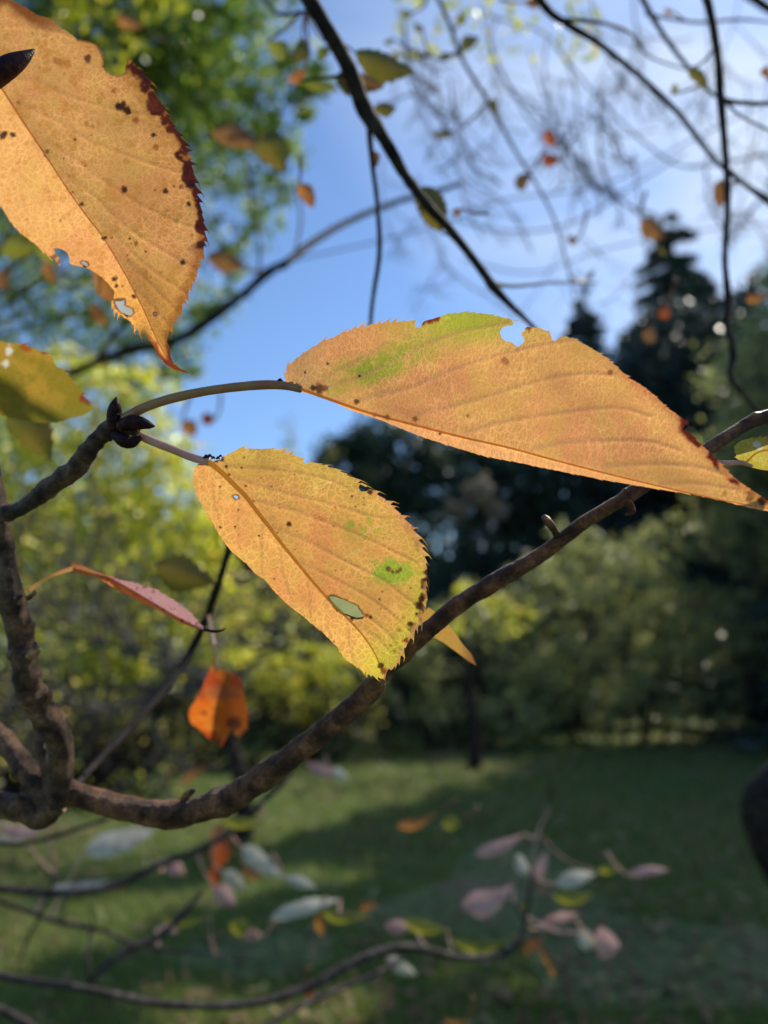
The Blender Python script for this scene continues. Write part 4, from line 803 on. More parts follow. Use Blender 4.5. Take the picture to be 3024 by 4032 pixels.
olC = rough_line(upC, 1.5, 10) [:4] + toothed(upC[4:], 46, 11, awn=1.0, seed=3) + rough_line(upC2, 1) + toothed(upC3, 42, 11, awn=1.0, seed=4) + rough_line(upC4, 1) + toothed(upC5, 31, 12, awn=.8, seed=5) \
    + (toothed(loC, 30, -2.5, awn=0, seed=6) + toothed(loC2, 24, -10, awn=.7, seed=7))[::-1] + k3([(92, 195), (112, 176), (150, 172), (175, 176), (190, 160)])
midC = k3([(170, 165), (240, 222), (300, 282), (370, 352), (430, 432), (500, 522), (560, 602), (650, 712), (740, 822), (830, 922), (930, 1022), (1010, 1112), (1070, 1202), (1100, 1272), (1116, 1325)])
veC = [k3(v) for v in [[(240, 190), (450, 200), (700, 232), (900, 292)], [(300, 252), (500, 312), (700, 362), (900, 412), (1050, 462), (1190, 470)], [(400, 375), (600, 420), (800, 490), (1000, 570), (1150, 640), (1300, 715)],
       [(510, 520), (700, 595), (900, 700), (1100, 800), (1220, 890), (1320, 960)], [(640, 700), (800, 775), (1000, 880), (1150, 985), (1255, 1085)], [(840, 925), (1000, 985), (1130, 1090), (1210, 1190)], [(960, 1050), (1080, 1120), (1150, 1200)],
       [(200, 200), (190, 330), (215, 480)], [(232, 235), (222, 350), (215, 450)], [(345, 345), (325, 480), (330, 640)], [(465, 490), (450, 620), (462, 780)], [(565, 625), (565, 750), (610, 900)], [(700, 790), (712, 870), (720, 1010)], [(815, 925), (805, 1010), (830, 1120)], [(930, 1030), (930, 1130), (950, 1240)]]]
veC2 = [k3(v) for v in [[(900, 690), (1000, 640), (1120, 600), (1230, 590)], [(1150, 830), (1230, 820), (1320, 830)], [(700, 360), (760, 300), (900, 260)], [(1000, 570), (1080, 520), (1200, 500)]]]
holeC = [k3([(822, 898), (850, 893), (868, 903), (905, 915), (940, 932), (958, 938), (978, 950), (985, 968), (998, 978), (1002, 992), (1018, 1002), (1000, 1009), (975, 1012), (948, 1004), (925, 994), (895, 985), (872, 972), (845, 945), (835, 918)]),
         k3([(302, 350), (312, 346), (326, 350), (328, 362), (318, 366)]), k3([(1258, 1040), (1270, 1038), (1278, 1046), (1272, 1054), (1262, 1053)])]
def pigC(x, y):
    n1 = vnoise(x, y, 160, 4, 1); n2 = vnoise(x, y, 60, 4, 2); n3 = vnoise(x, y, 24, 3, 3)
    C = np.tile(np.array([.79, .395, .10]), (len(x), 1)); dm, side_, t = seg_dist(x, y, midC)
    C = mixc(C, (.80, .30, .10), sstep(.40, .66, n1) * .6); C = mixc(C, (.76, .45, .10), sstep(.48, .68, n2) * .45)
    C = mixc(C, (.62, .46, .08), np.clip(sstep(250, 40, y - 1700 - (x - 900) * .25), 0, 1) * .55)
    gx, gy = k3([(1000, 510)])[0]; C = mixc(C, (.36, .42, .04), np.exp(-(((x - gx) / 90) ** 2 + ((y - gy) / 45) ** 2)) * sstep(.35, .6, n3) * .9)
    gx, gy = k3([(1165, 765)])[0]; C = mixc(C, (.30, .44, .04), sstep(1.25, .7, np.hypot((x - gx) / 88, (y - gy) / 56) + (n3 - .5) * .9) * .9)
    C = mixc(C, (.82, .62, .07), np.exp(-((x - k3([(1120, 1250)])[0][0]) / 110) ** 2 - ((y - k3([(1120, 1250)])[0][1]) / 110) ** 2) * .7)
    C = mixc(C, (.60, .30, .09), vein_field(x, y, veC, 8.0) * .6); C = mixc(C, (.92, .62, .25), vein_field(x, y, veC2, 3.5) * .4)  # darker bands paint the soft shadow of the side veins into the blade
    dE, _, _ = seg_dist(x, y, upC5, False); bx, by = k3([(1330, 880)])[0]
    near = np.exp(-(((y - by) / 190) ** 2)); C = mixc(C, (.62, .56, .05), np.exp(-(dE / 70) ** 2) * sstep(2050, 2350, y) * .8)
    C = mixc(C, BR, sstep(26, 12, dE + (n3 - .5) * 60) * sstep(.52, .6, vnoise(x, y, 34, 2, 8)) * near)
    C = mixc(C, (.70, .30, .13), np.exp(-(dE / 12) ** 2) * .6)
    sp = [(605, 503, 15), (370, 296, 8, (.35, .02, .01)), (1045, 328, 16), (1325, 912, 17), (1318, 952, 24), (1355, 765, 16), (1372, 795, 16), (1345, 805, 12), (1300, 990, 8), (948, 1018, 11), (1265, 1047, 13, (.15, .1, .03)), (1240, 1135, 14, (.28, .05, .01)), (1105, 1275, 18), (1120, 1300, 18, RB),
          (1160, 1165, 10, (.36, .30, .03)), (1180, 1195, 10, (.34, .26, .03)), (1145, 745, 14, (.16, .07, .02)), (1170, 762, 10, (.16, .07, .02)), (1195, 762, 12, (.16, .07, .02)), (1212, 748, 10, (.2, .08, .02)), (1030, 1000, 12, (.45, .1, .03)), (1050, 1010, 9), (870, 970, 9), (905, 988, 7), (265, 190, 9), (280, 232, 7), (230, 300, 6), (348, 196, 6), (412, 375, 6), (553, 592, 6), (545, 550, 5), (443, 565, 7), (312, 518, 7), (232, 520, 7), (525, 800, 6), (805, 712, 5, (.3, .3, .03)),
          (790, 313, 4), (948, 353, 5), (968, 408, 5), (1015, 395, 4), (858, 410, 4), (772, 465, 4), (636, 231, 4), (920, 298, 4), (1013, 362, 4), (1022, 585, 3), (1112, 870, 5), (1098, 912, 5), (848, 513, 4), (1268, 850, 5), (240, 150, 14, (.08, .03, .015)), (210, 158, 12, (.06, .025, .012)), (775, 480, 3), (1150, 640, 3), (1120, 578, 3), (330, 425, 6), (555, 412, 3), (510, 298, 4), (360, 140, 4), (690, 768, 4), (640, 640, 3), (1230, 1010, 8, (.35, .3, .03)), (1205, 1080, 9, (.33, .25, .03)), (1260, 1075, 8, (.3, .22, .03)), (1320, 1020, 8, (.3, .2, .02)), (852, 1143, 6, RB), (1200, 1040, 6, (.4, .3, .03))]
    C = stains(x, y, C, [(*k3([s[:2]])[0], s[2] * .72, *s[3:]) for s in sp], DK, 4)
    rs = np.random.default_rng(3); bb = [(x0, y0, rs.uniform(1.5, 3.2), (.28, .12, .03), .8) for x0, y0 in zip(rs.uniform(850, 1660, 60), rs.uniform(1780, 2600, 60))]
    return stains(x, y, C, bb, DK, 5)
def plane3(p):
    """depth plane through three (x,y,d) in 1/d"""
    A = np.array([(a, b, 1) for a, b, _ in p]); c = np.linalg.solve(A, np.array([1 / q[2] for q in p])); return lambda x, y: 1 / (c[0] * x + c[1] * y + c[2])
plC = plane3([(800, 1820, .250), (1560, 2640, .2545), (1650, 2150, .2445)])
def dC(x, y):
    dm, s, t = seg_dist(x, y, midC); d = plC(x, y); d = d + np.where(s > 0, .00022, .00003) * 0 - (.010 * np.exp(-dm / 70.0) * 0)
    d = d + np.where(s > 0, dm * .8e-5, dm * 1.2e-5) + .00018 * (1 - vein_field(x, y, veC, 12)) * np.clip(dm / 40, 0, 1) + .0016 * (vnoise(x, y, 150, 2, 6) - .5)
    return d
MC = hero_mat('centre_leaf_blade', 1.0)
leafC = blade('leaf', olC, holeC, 4.6, dC, pigC, MC, cb); leafC['label'] = 'sharp oval orange leaf in the centre with a torn hole and a green patch'
def film_c(poly, matf):
    q = k3(poly); c = np.array(q).mean(0); o = sheet_small('film', q, float(dC(np.array([c[0]]), np.array([c[1]]))[0]) + .0005, matf, None)
    o.data.transform(Matrix.Translation(-world_loc(cb))); o.parent = leafC; o['label'] = 'pale green papery film left across the torn hole'; return o
film_c([(820, 896), (868, 900), (940, 930), (985, 950), (1004, 980), (1018, 1004), (975, 1014), (925, 998), (870, 976), (832, 918)], stalk_mat('green_film', (.46, .48, .22), (.30, .36, .14), trans=.75, rough=.6))
def rib_on(name, line, dfun, r0, r1, mat, parent_o, back=.0, n=4, seg=10):
    c = catmull(line, n); d = dfun(c[:, 0], c[:, 1]); s = np.linspace(0, 1, len(c)); r = r0 * (1 - s) + r1 * s
    w = np.column_stack([Pn(c[:, 0], c[:, 1], d - r * d / F * .25 + back), r * d / F]); V, Fc = tube_geo(w, seg); me = bpy.data.meshes.new(name)
    root = parent_o.parent if parent_o.parent else parent_o
    me.from_pydata([tuple(Vector(p) - world_loc(root)) for p in V], [], Fc); me.materials.append(mat); me.polygons.foreach_set('use_smooth', [True] * len(me.polygons)); return link(bpy.data.objects.new(name, me), parent_o)
rib_on('midrib', midC, dC, 11, 1.5, M['rib'], leafC)
def child_tube(name, rows, mat, parent_o, seg=12, lump=.04, n=6):
    w = px_curve(rows, n); V, Fc = tube_geo(w, seg, lump, .4 / float(np.mean(w[:, 3]))); root = parent_o.parent if parent_o.parent else parent_o
    me = bpy.data.meshes.new(name); me.from_pydata([tuple(Vector(p) - world_loc(root)) for p in V], [], Fc); me.materials.append(mat); me.polygons.foreach_set('use_smooth', [True] * len(me.polygons)); return link(bpy.data.objects.new(name, me), parent_o)
e = k3([(170, 165)])[0]
child_tube('petiole', [(545, 1712, .2525, 16), (600, 1738, .252, 17), (680, 1770, .252, 16), (760, 1802, .252, 16), (e[0], e[1], float(dC(np.array([e[0]]), np.array([e[1]]))[0]) - .0006, 16)], M['stalk_p'], leafC)

# ---- leaf B (right)
k2 = crop(1000, 1100, 2024 / 1659)
b1 = k2([(104, 332), (104, 302), (112, 280), (145, 250), (190, 220), (250, 190), (310, 165), (370, 150), (440, 140), (500, 134), (522, 131)])
b2 = k2([(522, 131), (520, 146), (530, 158), (540, 150), (548, 136), (575, 128), (600, 120)])
b3 = k2([(600, 120), (660, 109), (720, 109), (780, 118), (832, 130)])
b4 = k2([(832, 130), (838, 146), (812, 151), (797, 160), (796, 180), (806, 195), (832, 205), (850, 216), (862, 212), (872, 200), (868, 185), (862, 178), (872, 165), (880, 154), (905, 154)])
b5 = k2([(905, 154), (950, 168), (958, 180), (962, 195), (972, 199), (982, 190), (1000, 184), (1030, 190)])
b6 = k2([(1030, 190), (1070, 212), (1120, 242), (1170, 282), (1205, 315), (1250, 342), (1300, 382), (1330, 412), (1370, 440), (1398, 462), (1382, 480), (1410, 502), (1450, 540), (1490, 580), (1550, 640), (1620, 690), (1690, 735)])
b7 = k2([(110, 350), (150, 361), (200, 376), (250, 391), (300, 416), (370, 441), (430, 462), (500, 491), (570, 517), (650, 542), (750, 571), (830, 586), (900, 601), (1000, 621), (1100, 641), (1200, 659), (1300, 676), (1400, 691), (1500, 711), (1600, 736), (1650, 746), (1690, 752)])
olB = toothed(b1, 38, 10, awn=.9, seed=11) + rough_line(b2, 1, 6) + toothed(b3, 42, 6, awn=.5, seed=12) + rough_line(b4, 2, 7) + rough_line(b5, 4, 8, 7) + toothed(b6, 26, 5, awn=.2, rnd=.6, seed=13) + toothed(b7, 36, -2.5, awn=.1, seed=14)[::-1]
midB = [(1185, 1532), (1235, 1550), (1341, 1588), (1462, 1628), (1642, 1676), (1823, 1722), (2000, 1762), (2185, 1812), (2370, 1860), (2555, 1905), (2740, 1947), (2925, 1985), (3070, 2010)]
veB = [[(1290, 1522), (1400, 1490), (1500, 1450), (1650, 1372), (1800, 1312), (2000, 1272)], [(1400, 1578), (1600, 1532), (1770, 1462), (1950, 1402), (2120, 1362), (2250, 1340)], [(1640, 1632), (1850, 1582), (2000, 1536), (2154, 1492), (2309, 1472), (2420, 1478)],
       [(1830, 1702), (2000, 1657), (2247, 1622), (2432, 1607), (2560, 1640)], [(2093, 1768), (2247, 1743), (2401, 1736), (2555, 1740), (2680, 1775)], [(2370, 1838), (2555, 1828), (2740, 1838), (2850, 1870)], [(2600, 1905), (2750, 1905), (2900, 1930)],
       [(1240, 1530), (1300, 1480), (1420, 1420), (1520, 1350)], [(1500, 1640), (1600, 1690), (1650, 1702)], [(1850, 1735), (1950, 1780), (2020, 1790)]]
def pigB(x, y):
    n1 = vnoise(x, y, 200, 4, 11); n2 = vnoise(x, y, 80, 4, 12); n3 = vnoise(x, y, 26, 3, 13)
    C = np.tile(np.array([.79, .395, .12]), (len(x), 1))
    C = mixc(C, (.80, .315, .13), sstep(.40, .66, n1) * .6); C = mixc(C, (.78, .45, .11), sstep(.48, .68, n2) * .45)
    g = np.exp(-(((x - 1480) / 260) ** 2)) * sstep(70, 0, np.abs(y - (1500 - (x - 1300) * .35)) - 30) ; C = mixc(C, (.34, .36, .04), g * sstep(.15, .60, n2 * .5 + n3 * .5) * 1.0)
    g = np.exp(-(((x - 1830) / 260) ** 2)) * sstep(1400, 1270, y); C = mixc(C, (.46, .46, .05), g * 1.0)
    g = np.exp(-(((x - 1180) / 90) ** 2)); C = mixc(C, (.60, .34, .13), g * .8)
    C = mixc(C, (.55, .27, .12), vein_field(x, y, veB, 10.0) * .6)  # vein shadow painted as a soft darker band along each side vein
    dm, s, t = seg_dist(x, y, midB); C = mixc(C, (.62, .29, .12), np.where(s > 0, 1, 0) * sstep(4, 14, dm) * .55)
    dE, _, _ = seg_dist(x, y, np.vstack([b6]), False); C = mixc(C, (.62, .20, .07), np.exp(-(dE / 22) ** 2) * .7 * sstep(2250, 2100, -np.abs(x - 2300) + 2300))
    m = sstep(30, 14, dE + (n3 - .5) * 30) * np.clip(sstep(2660, 2690, x) * sstep(2990, 2930, x) * sstep(.38, .5, vnoise(x, y, 60, 2, 14)), 0, 1); C = mixc(C, (.14, .018, .01), m)
    sp = [(565, 128, 18, (.22, .02, .01)), (540, 138, 14, (.22, .02, .01)), (590, 124, 12, (.22, .02, .01)), (210, 352, 16, (.12, .04, .02)), (190, 350, 10), (140, 343, 9), (120, 338, 9), (230, 352, 10, (.2, .07, .03)), (332, 394, 9, (.15, .05, .02)), (390, 437, 7, (.2, .08, .03)), (430, 445, 9, (.2, .08, .03)), (520, 450, 9, (.25, .09, .03)), (812, 264, 13, (.42, .17, .06)), (340, 312, 5), (238, 272, 4), (165, 300, 4), (600, 497, 5), (1640, 715, 16, (.1, .03, .01)), (1600, 705, 14, (.3, .13, .03)), (1570, 640, 12, (.1, .02, .01)), (690, 440, 6, (.4, .16, .05)), (1150, 300, 10, (.4, .12, .04)), (1520, 690, 9, (.5, .3, .05)), (885, 152, 14, (.25, .05, .02))]
    return stains(x, y, C, [(*k2([s[:2]])[0], s[2] * 1.2, *s[3:]) for s in sp], BR, 14)
plB = plane3([(1150, 1540, .247), (3000, 2000, .224), (2100, 1300, .235)])
def dB(x, y):
    dm, s, t = seg_dist(x, y, midB)
    return plB(x, y) + np.where(s > 0, dm * 1.0e-4, dm * 0) + .0002 * (1 - vein_field(x, y, veB, 16)) * np.clip(dm / 50, 0, 1) + .003 * (vnoise(x, y, 240, 2, 16) - .5)
MB_ = hero_mat('right_leaf_blade', 1.0, stretch=(1.9, .75), vs_=1.0, light=(1.6, 1.7, 1.9), strength=.85)
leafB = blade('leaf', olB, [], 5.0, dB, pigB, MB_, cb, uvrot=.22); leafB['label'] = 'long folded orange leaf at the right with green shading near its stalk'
rib_on('midrib', midB, dB, 6.5, 2, M['rib2'], leafB)
child_tube('petiole', [(490, 1652, .2505, 24), (530, 1625, .25, 20), (585, 1598, .25, 19), (680, 1568, .2495, 19), (800, 1542, .249, 18), (920, 1525, .2485, 18), (1040, 1515, .248, 19), (1120, 1518, .2478, 17), (1185, 1533, float(dB(np.array([1185.]), np.array([1533.]))[0]) - .0006, 14)], M['stalk_g'], leafB)
for x, y, r in [(1104, 1500, 9), (992, 1510, 5), (930, 1514, 4)]: child_tube('gland', [(x - r, y + 6, .2478, r * .8), (x, y - 2, .2478, r), (x + r, y + 6, .2478, r * .6)], M['bud'], leafB, 8)

for x, y, r in [(812, 1800, 9), (826, 1796, 7), (840, 1803, 6), (858, 1804, 6), (868, 1796, 5)]: child_tube('frass', [(x - r, y + r * .5, .2495, r * .6), (x, y - r * .5, .249, r * .8), (x + r, y + r * .4, .2495, r * .5)], M['bud'], leafC, 8, .3)
# ---- small folded leaf at lower left, pink top
kG = lambda pts: [(a * S, b * S) for a, b in pts]
gl = [(152, 1216), (168, 1216), (200, 1232), (230, 1243), (262, 1254), (300, 1262), (330, 1272), (352, 1284), (380, 1300), (405, 1318), (425, 1340), (440, 1358), (445, 1362), (420, 1356), (390, 1344), (360, 1328), (330, 1312), (300, 1298), (270, 1282), (240, 1266), (210, 1248), (180, 1240), (155, 1234)]
fold = kG([(152, 1226), (200, 1240), (235, 1248), (262, 1262), (300, 1284), (340, 1308), (380, 1332), (420, 1352), (445, 1362)])
def pigG(x, y):
    dm, s, t = seg_dist(x, y, fold); n = vnoise(x, y, 50, 3, 21); C = np.tile(np.array([.80, .30, .09]), (len(x), 1)); C = mixc(C, (.72, .24, .07), sstep(.4, .6, n)); top = np.where(s < 0, 1, 0) * sstep(430, 470, x)
    C = mixc(C, (.90, .44, .44), top * (.75 + .25 * n)); return mixc(C, (.4, .12, .05), vnoise(x, y, 14, 2, 22) > .8)
def dG(x, y):
    dm, s, t = seg_dist(x, y, fold); return .305 - t * .012 + dm * np.where(s < 0, 3.6e-4, 1.2e-4)
leafG = blade('leaf', toothed(kG(gl[:13]), 30, 5, awn=.3, seed=21) + rough_line(kG(gl[12:]), 1.5, 12), [], 7, dG, pigG, hero_mat('folded_leaf_blade', 1.0, strength=.25, trans=.45), cb)
leafG['label'] = 'narrow folded leaf at the left, pink on top and orange beneath'
child_tube('petiole', [(60 * S, 1276 * S, .305, 9), (90 * S, 1256 * S, .305, 7), (120 * S, 1240 * S, .305, 7), (156 * S, 1228 * S, .305, 9)], M['rib2'], leafG)
child_tube('tip', [(440 * S, 1360 * S, .293, 6), (462 * S, 1364 * S, .293, 6), (478 * S, 1362 * S, .293, 4), (488 * S, 1357 * S, .293, 1)], M['bud'], leafG)

# ---- orange leaf hanging lower down
hp = [(455, 1446), (480, 1448), (505, 1455), (520, 1470), (526, 1500), (534, 1545), (530, 1575), (515, 1592), (505, 1575), (495, 1582), (485, 1600), (478, 1612), (470, 1600), (450, 1595), (432, 1575), (412, 1560), (410, 1535), (425, 1510), (440, 1480)]
def pigH(x, y):
    n = vnoise(x, y, 60, 3, 31); C = np.tile(np.array([.78, .18, .018]), (len(x), 1)); C = mixc(C, (.52, .085, .02), sstep(.42, .62, n)); C = mixc(C, (.86, .30, .04), sstep(.55, .7, vnoise(x, y, 34, 3, 32)) * .6); d = np.hypot((x - 480 * S) / 70, (y - 1495 * S) / 30); C = mixc(C, (.42, .13, .05), sstep(1.4, .6, d) * .8)
    return stains(x, y, C, [(505 * S, 1560 * S, 26, (.18, .05, .02)), (440 * S, 1540 * S, 10, (.3, .08, .02))], BR, 3)
leafH = blade('leaf', toothed(kG(hp + [hp[0]]), 34, 4, awn=.1, seed=33), [], 9, lambda x, y: .45 + (x - 850) * 8e-5 + (x - 880) ** 2 * 1.2e-6, pigH, hero_mat('orange_leaf_blade', 1.0, strength=.2), cb); leafH['label'] = 'blurred deep orange leaf hanging by its stalk at the left'
child_tube('petiole', [(450 * S, 1330 * S, .47, 5), (462 * S, 1390 * S, .43, 6), (468 * S, 1450 * S, .45, 6)], M['stalk_p'], leafH)
# olive leaf on the back twig
o = soft_leaf(cb, 400 * S, 1242 * S, -18, 130 * S, 80 * S, .5, M['olive'], tilt=.2); o['label'] = 'blurred olive leaf behind the folded pink one'
# ---- yellow leaf tip behind the branch
ip = [(905, 1335), (925, 1312), (945, 1325), (968, 1348), (985, 1370), (1000, 1392), (1018, 1412), (1029, 1438), (1012, 1428), (985, 1408), (958, 1388), (930, 1372), (900, 1362)]
def pigI(x, y): return mixc(np.tile(np.array([.86, .48, .10]), (len(x), 1)), (.45, .18, .06), sstep(985 * S, 1025 * S, x))
leafI = blade('leaf', kG(ip), [], 8, lambda x, y: .295 + (x - 1700) * 2e-5 + 0 * y, pigI, hero_mat('yellow_leaf_blade', 1.0, strength=.2), cb); leafI['label'] = 'yellow orange leaf whose curled tip shows behind the branch'
# ---- small leaf at right edge
kJ = crop(2700, 1550, 324 / 1303)
jt = kJ([(835, 1045), (800, 980), (780, 910), (785, 840), (830, 780), (890, 745), (970, 722), (1080, 705), (1200, 700), (1320, 705), (1500, 730), (1750, 820)]); jb = kJ([(880, 1080), (960, 1150), (1130, 1190), (1303, 1215), (1500, 1190), (1750, 1000), (1750, 820)])
def pigJ(x, y):
    n = vnoise(x, y, 40, 3, 41); C = np.tile(np.array([.52, .42, .05]), (len(x), 1)); C = mixc(C, (.72, .36, .10), sstep(2985, 3040, x) * sstep(1815, 1760, y)); C = mixc(C, (.62, .50, .09), sstep(.5, .7, n))
    return stains(x, y, C, [(kJ([(1140, 810)])[0][0], kJ([(1140, 810)])[0][1], 14, (.85, .8, .62), .8), (kJ([(1110, 800)])[0][0], kJ([(1110, 800)])[0][1], 9, (.85, .8, .62), .8), (kJ([(1190, 845)])[0][0], kJ([(1190, 845)])[0][1], 8, (.85, .8, .62), .8)], BR, 2)
plJ = lambda x, y: .252 + (y - 1790) * 3e-5 + 0 * x
leafJ = blade('leaf', toothed(jt, 17, 8, awn=.3, seed=44) + rough_line(jb, .6, 12)[::-1], [], 3.6, plJ, pigJ, hero_mat('small_leaf_blade', 1.0, strength=.5, vs_=1.6), cb); leafJ['label'] = 'small olive yellow toothed leaf cut by the right edge'
rib_on('midrib', kJ([(880, 1085), (960, 1080), (1080, 970), (1200, 910), (1400, 880), (1650, 860)]), plJ, 5, 2, M['rib'], leafJ)
child_tube('petiole', [(*kJ([(380, 1060)])[0], .256, 14), (*kJ([(520, 1100)])[0], .254, 12), (*kJ([(700, 1105)])[0], .252, 11), (*kJ([(880, 1095)])[0], .2515, 10), (*kJ([(1050, 1150)])[0], .2515, 7)], M['stalk_p'], leafJ)

# ------------------------------------------------------------------ second twig reaching in from the left: large leaf A and its neighbours
ct = thing('cherry_twig', 'cherry twig at the left edge carrying the largest spotted orange leaf and two olive leaves', 'branch', P(-420, 300, .30))
tube('stem', [(-700, -500, .32, 40), (-520, 0, .31, 38), (-430, 300, .30, 36), (-420, 700, .31, 34), (-480, 1200, .33, 34), (-600, 1700, .34, 36)], M['bark'], ct, 16, .1)
k1 = crop(0, 0, 1100 / 1622)
a1 = k1([(-380, 80), (-250, -60), (-100, -60), (0, -22), (60, 0), (150, 42), (215, 86), (300, 112), (350, 158), (400, 188), (450, 230)])
a2 = k1([(450, 230), (500, 238), (535, 246), (562, 266), (590, 308), (602, 350), (600, 385), (622, 415), (650, 430), (690, 438), (718, 428), (730, 402), (732, 365), (745, 340), (768, 346), (782, 375)])
a3 = k1([(782, 375), (800, 405), (822, 425), (850, 455), (868, 500), (892, 545), (925, 590), (955, 640), (985, 695), (1010, 742), (1042, 790), (1062, 830), (1088, 885), (1105, 940), (1122, 1000), (1130, 1060), (1140, 1115), (1155, 1165), (1168, 1220), (1178, 1275), (1185, 1325), (1188, 1375), (1182, 1430), (1172, 1480), (1155, 1540), (1135, 1600), (1110, 1655), (1085, 1710), (1062, 1762), (1040, 1812), (1015, 1858), (992, 1900), (975, 1945)])
a4 = k1([(975, 1945), (972, 1985), (985, 2030), (990, 2065), (1003, 2100), (1030, 2128), (1065, 2150), (1106, 2165)])
a5 = k1([(1106, 2165), (1060, 2160), (1000, 2138), (960, 2112), (935, 2082), (905, 2045), (892, 2010), (868, 1982), (840, 1952), (815, 1932)])
a6 = k1([(815, 1932), (790, 1902), (765, 1872), (730, 1848), (700, 1828), (672, 1800), (655, 1772), (648, 1750), (668, 1740)])[::-1]
a7 = k1([(668, 1740), (660, 1722), (664, 1700), (655, 1680), (630, 1650), (600, 1618), (560, 1588), (522, 1566), (480, 1552), (440, 1542), (408, 1530), (404, 1505), (392, 1470), (365, 1450), (330, 1442), (314, 1448), (325, 1475), (345, 1500), (348, 1545), (330, 1520), (308, 1492), (282, 1486)])
a8 = k1([(282, 1486), (255, 1462), (220, 1430), (170, 1390), (120, 1350), (80, 1308), (50, 1268), (20, 1220), (0, 1188), (-40, 1110), (-140, 900), (-260, 600), (-360, 300), (-380, 80)])[::-1]
olA = rough_line(a1, 2, 12) + rough_line(a2, 3, 9, 8) + toothed(a3, 34, 14, awn=.8, seed=51) + rough_line(a4, 2, 9) + rough_line(a5, 2, 8) + toothed(a6, 26, -12, awn=.5, seed=52)[::-1] + rough_line(a7, 2, 8, 5) + toothed(a8, 30, -4, awn=.3, seed=53)[::-1]
midA = k1([(-380, 80), (-250, 210), (-100, 370), (0, 500), (50, 575), (130, 700), (250, 880), (380, 1080), (500, 1250), (600, 1380), (720, 1580), (830, 1790), (900, 1950), (965, 2070), (1010, 2115)])
veA = [k1(v) for v in [[(-250, 210), (0, 150), (300, 180), (500, 250)], [(-50, 430), (200, 470), (400, 560), (600, 620), (800, 660), (960, 680)], [(60, 590), (300, 690), (500, 810), (700, 890), (900, 960), (1080, 1020)], [(200, 800), (400, 900), (600, 1050), (800, 1180), (1000, 1280), (1160, 1330)], [(330, 1000), (500, 1100), (700, 1290), (900, 1430), (1130, 1560)], [(480, 1220), (650, 1350), (800, 1500), (950, 1620), (1080, 1700)], [(640, 1450), (800, 1580), (920, 1700), (1030, 1810)], [(760, 1660), (880, 1780), (970, 1880)],
       [(0, 500), (80, 700), (110, 950), (140, 1200)], [(130, 700), (230, 900), (300, 1200), (330, 1400)], [(250, 880), (370, 1150), (430, 1350), (470, 1520)], [(400, 1110), (520, 1350), (600, 1520), (650, 1640)], [(560, 1330), (680, 1550), (740, 1720), (790, 1860)], [(-100, 370), (-50, 600), (0, 1000)]]]
holeA = [k1([(470, 1520), (490, 1518), (508, 1530), (510, 1545), (495, 1543), (478, 1532)]), k1([(664, 1746), (690, 1742), (720, 1742), (728, 1760), (722, 1775), (745, 1785), (768, 1795), (772, 1815), (760, 1832), (735, 1828), (712, 1812), (690, 1800), (672, 1775)]), k1([(896, 1818), (908, 1820), (906, 1830), (895, 1828)])]
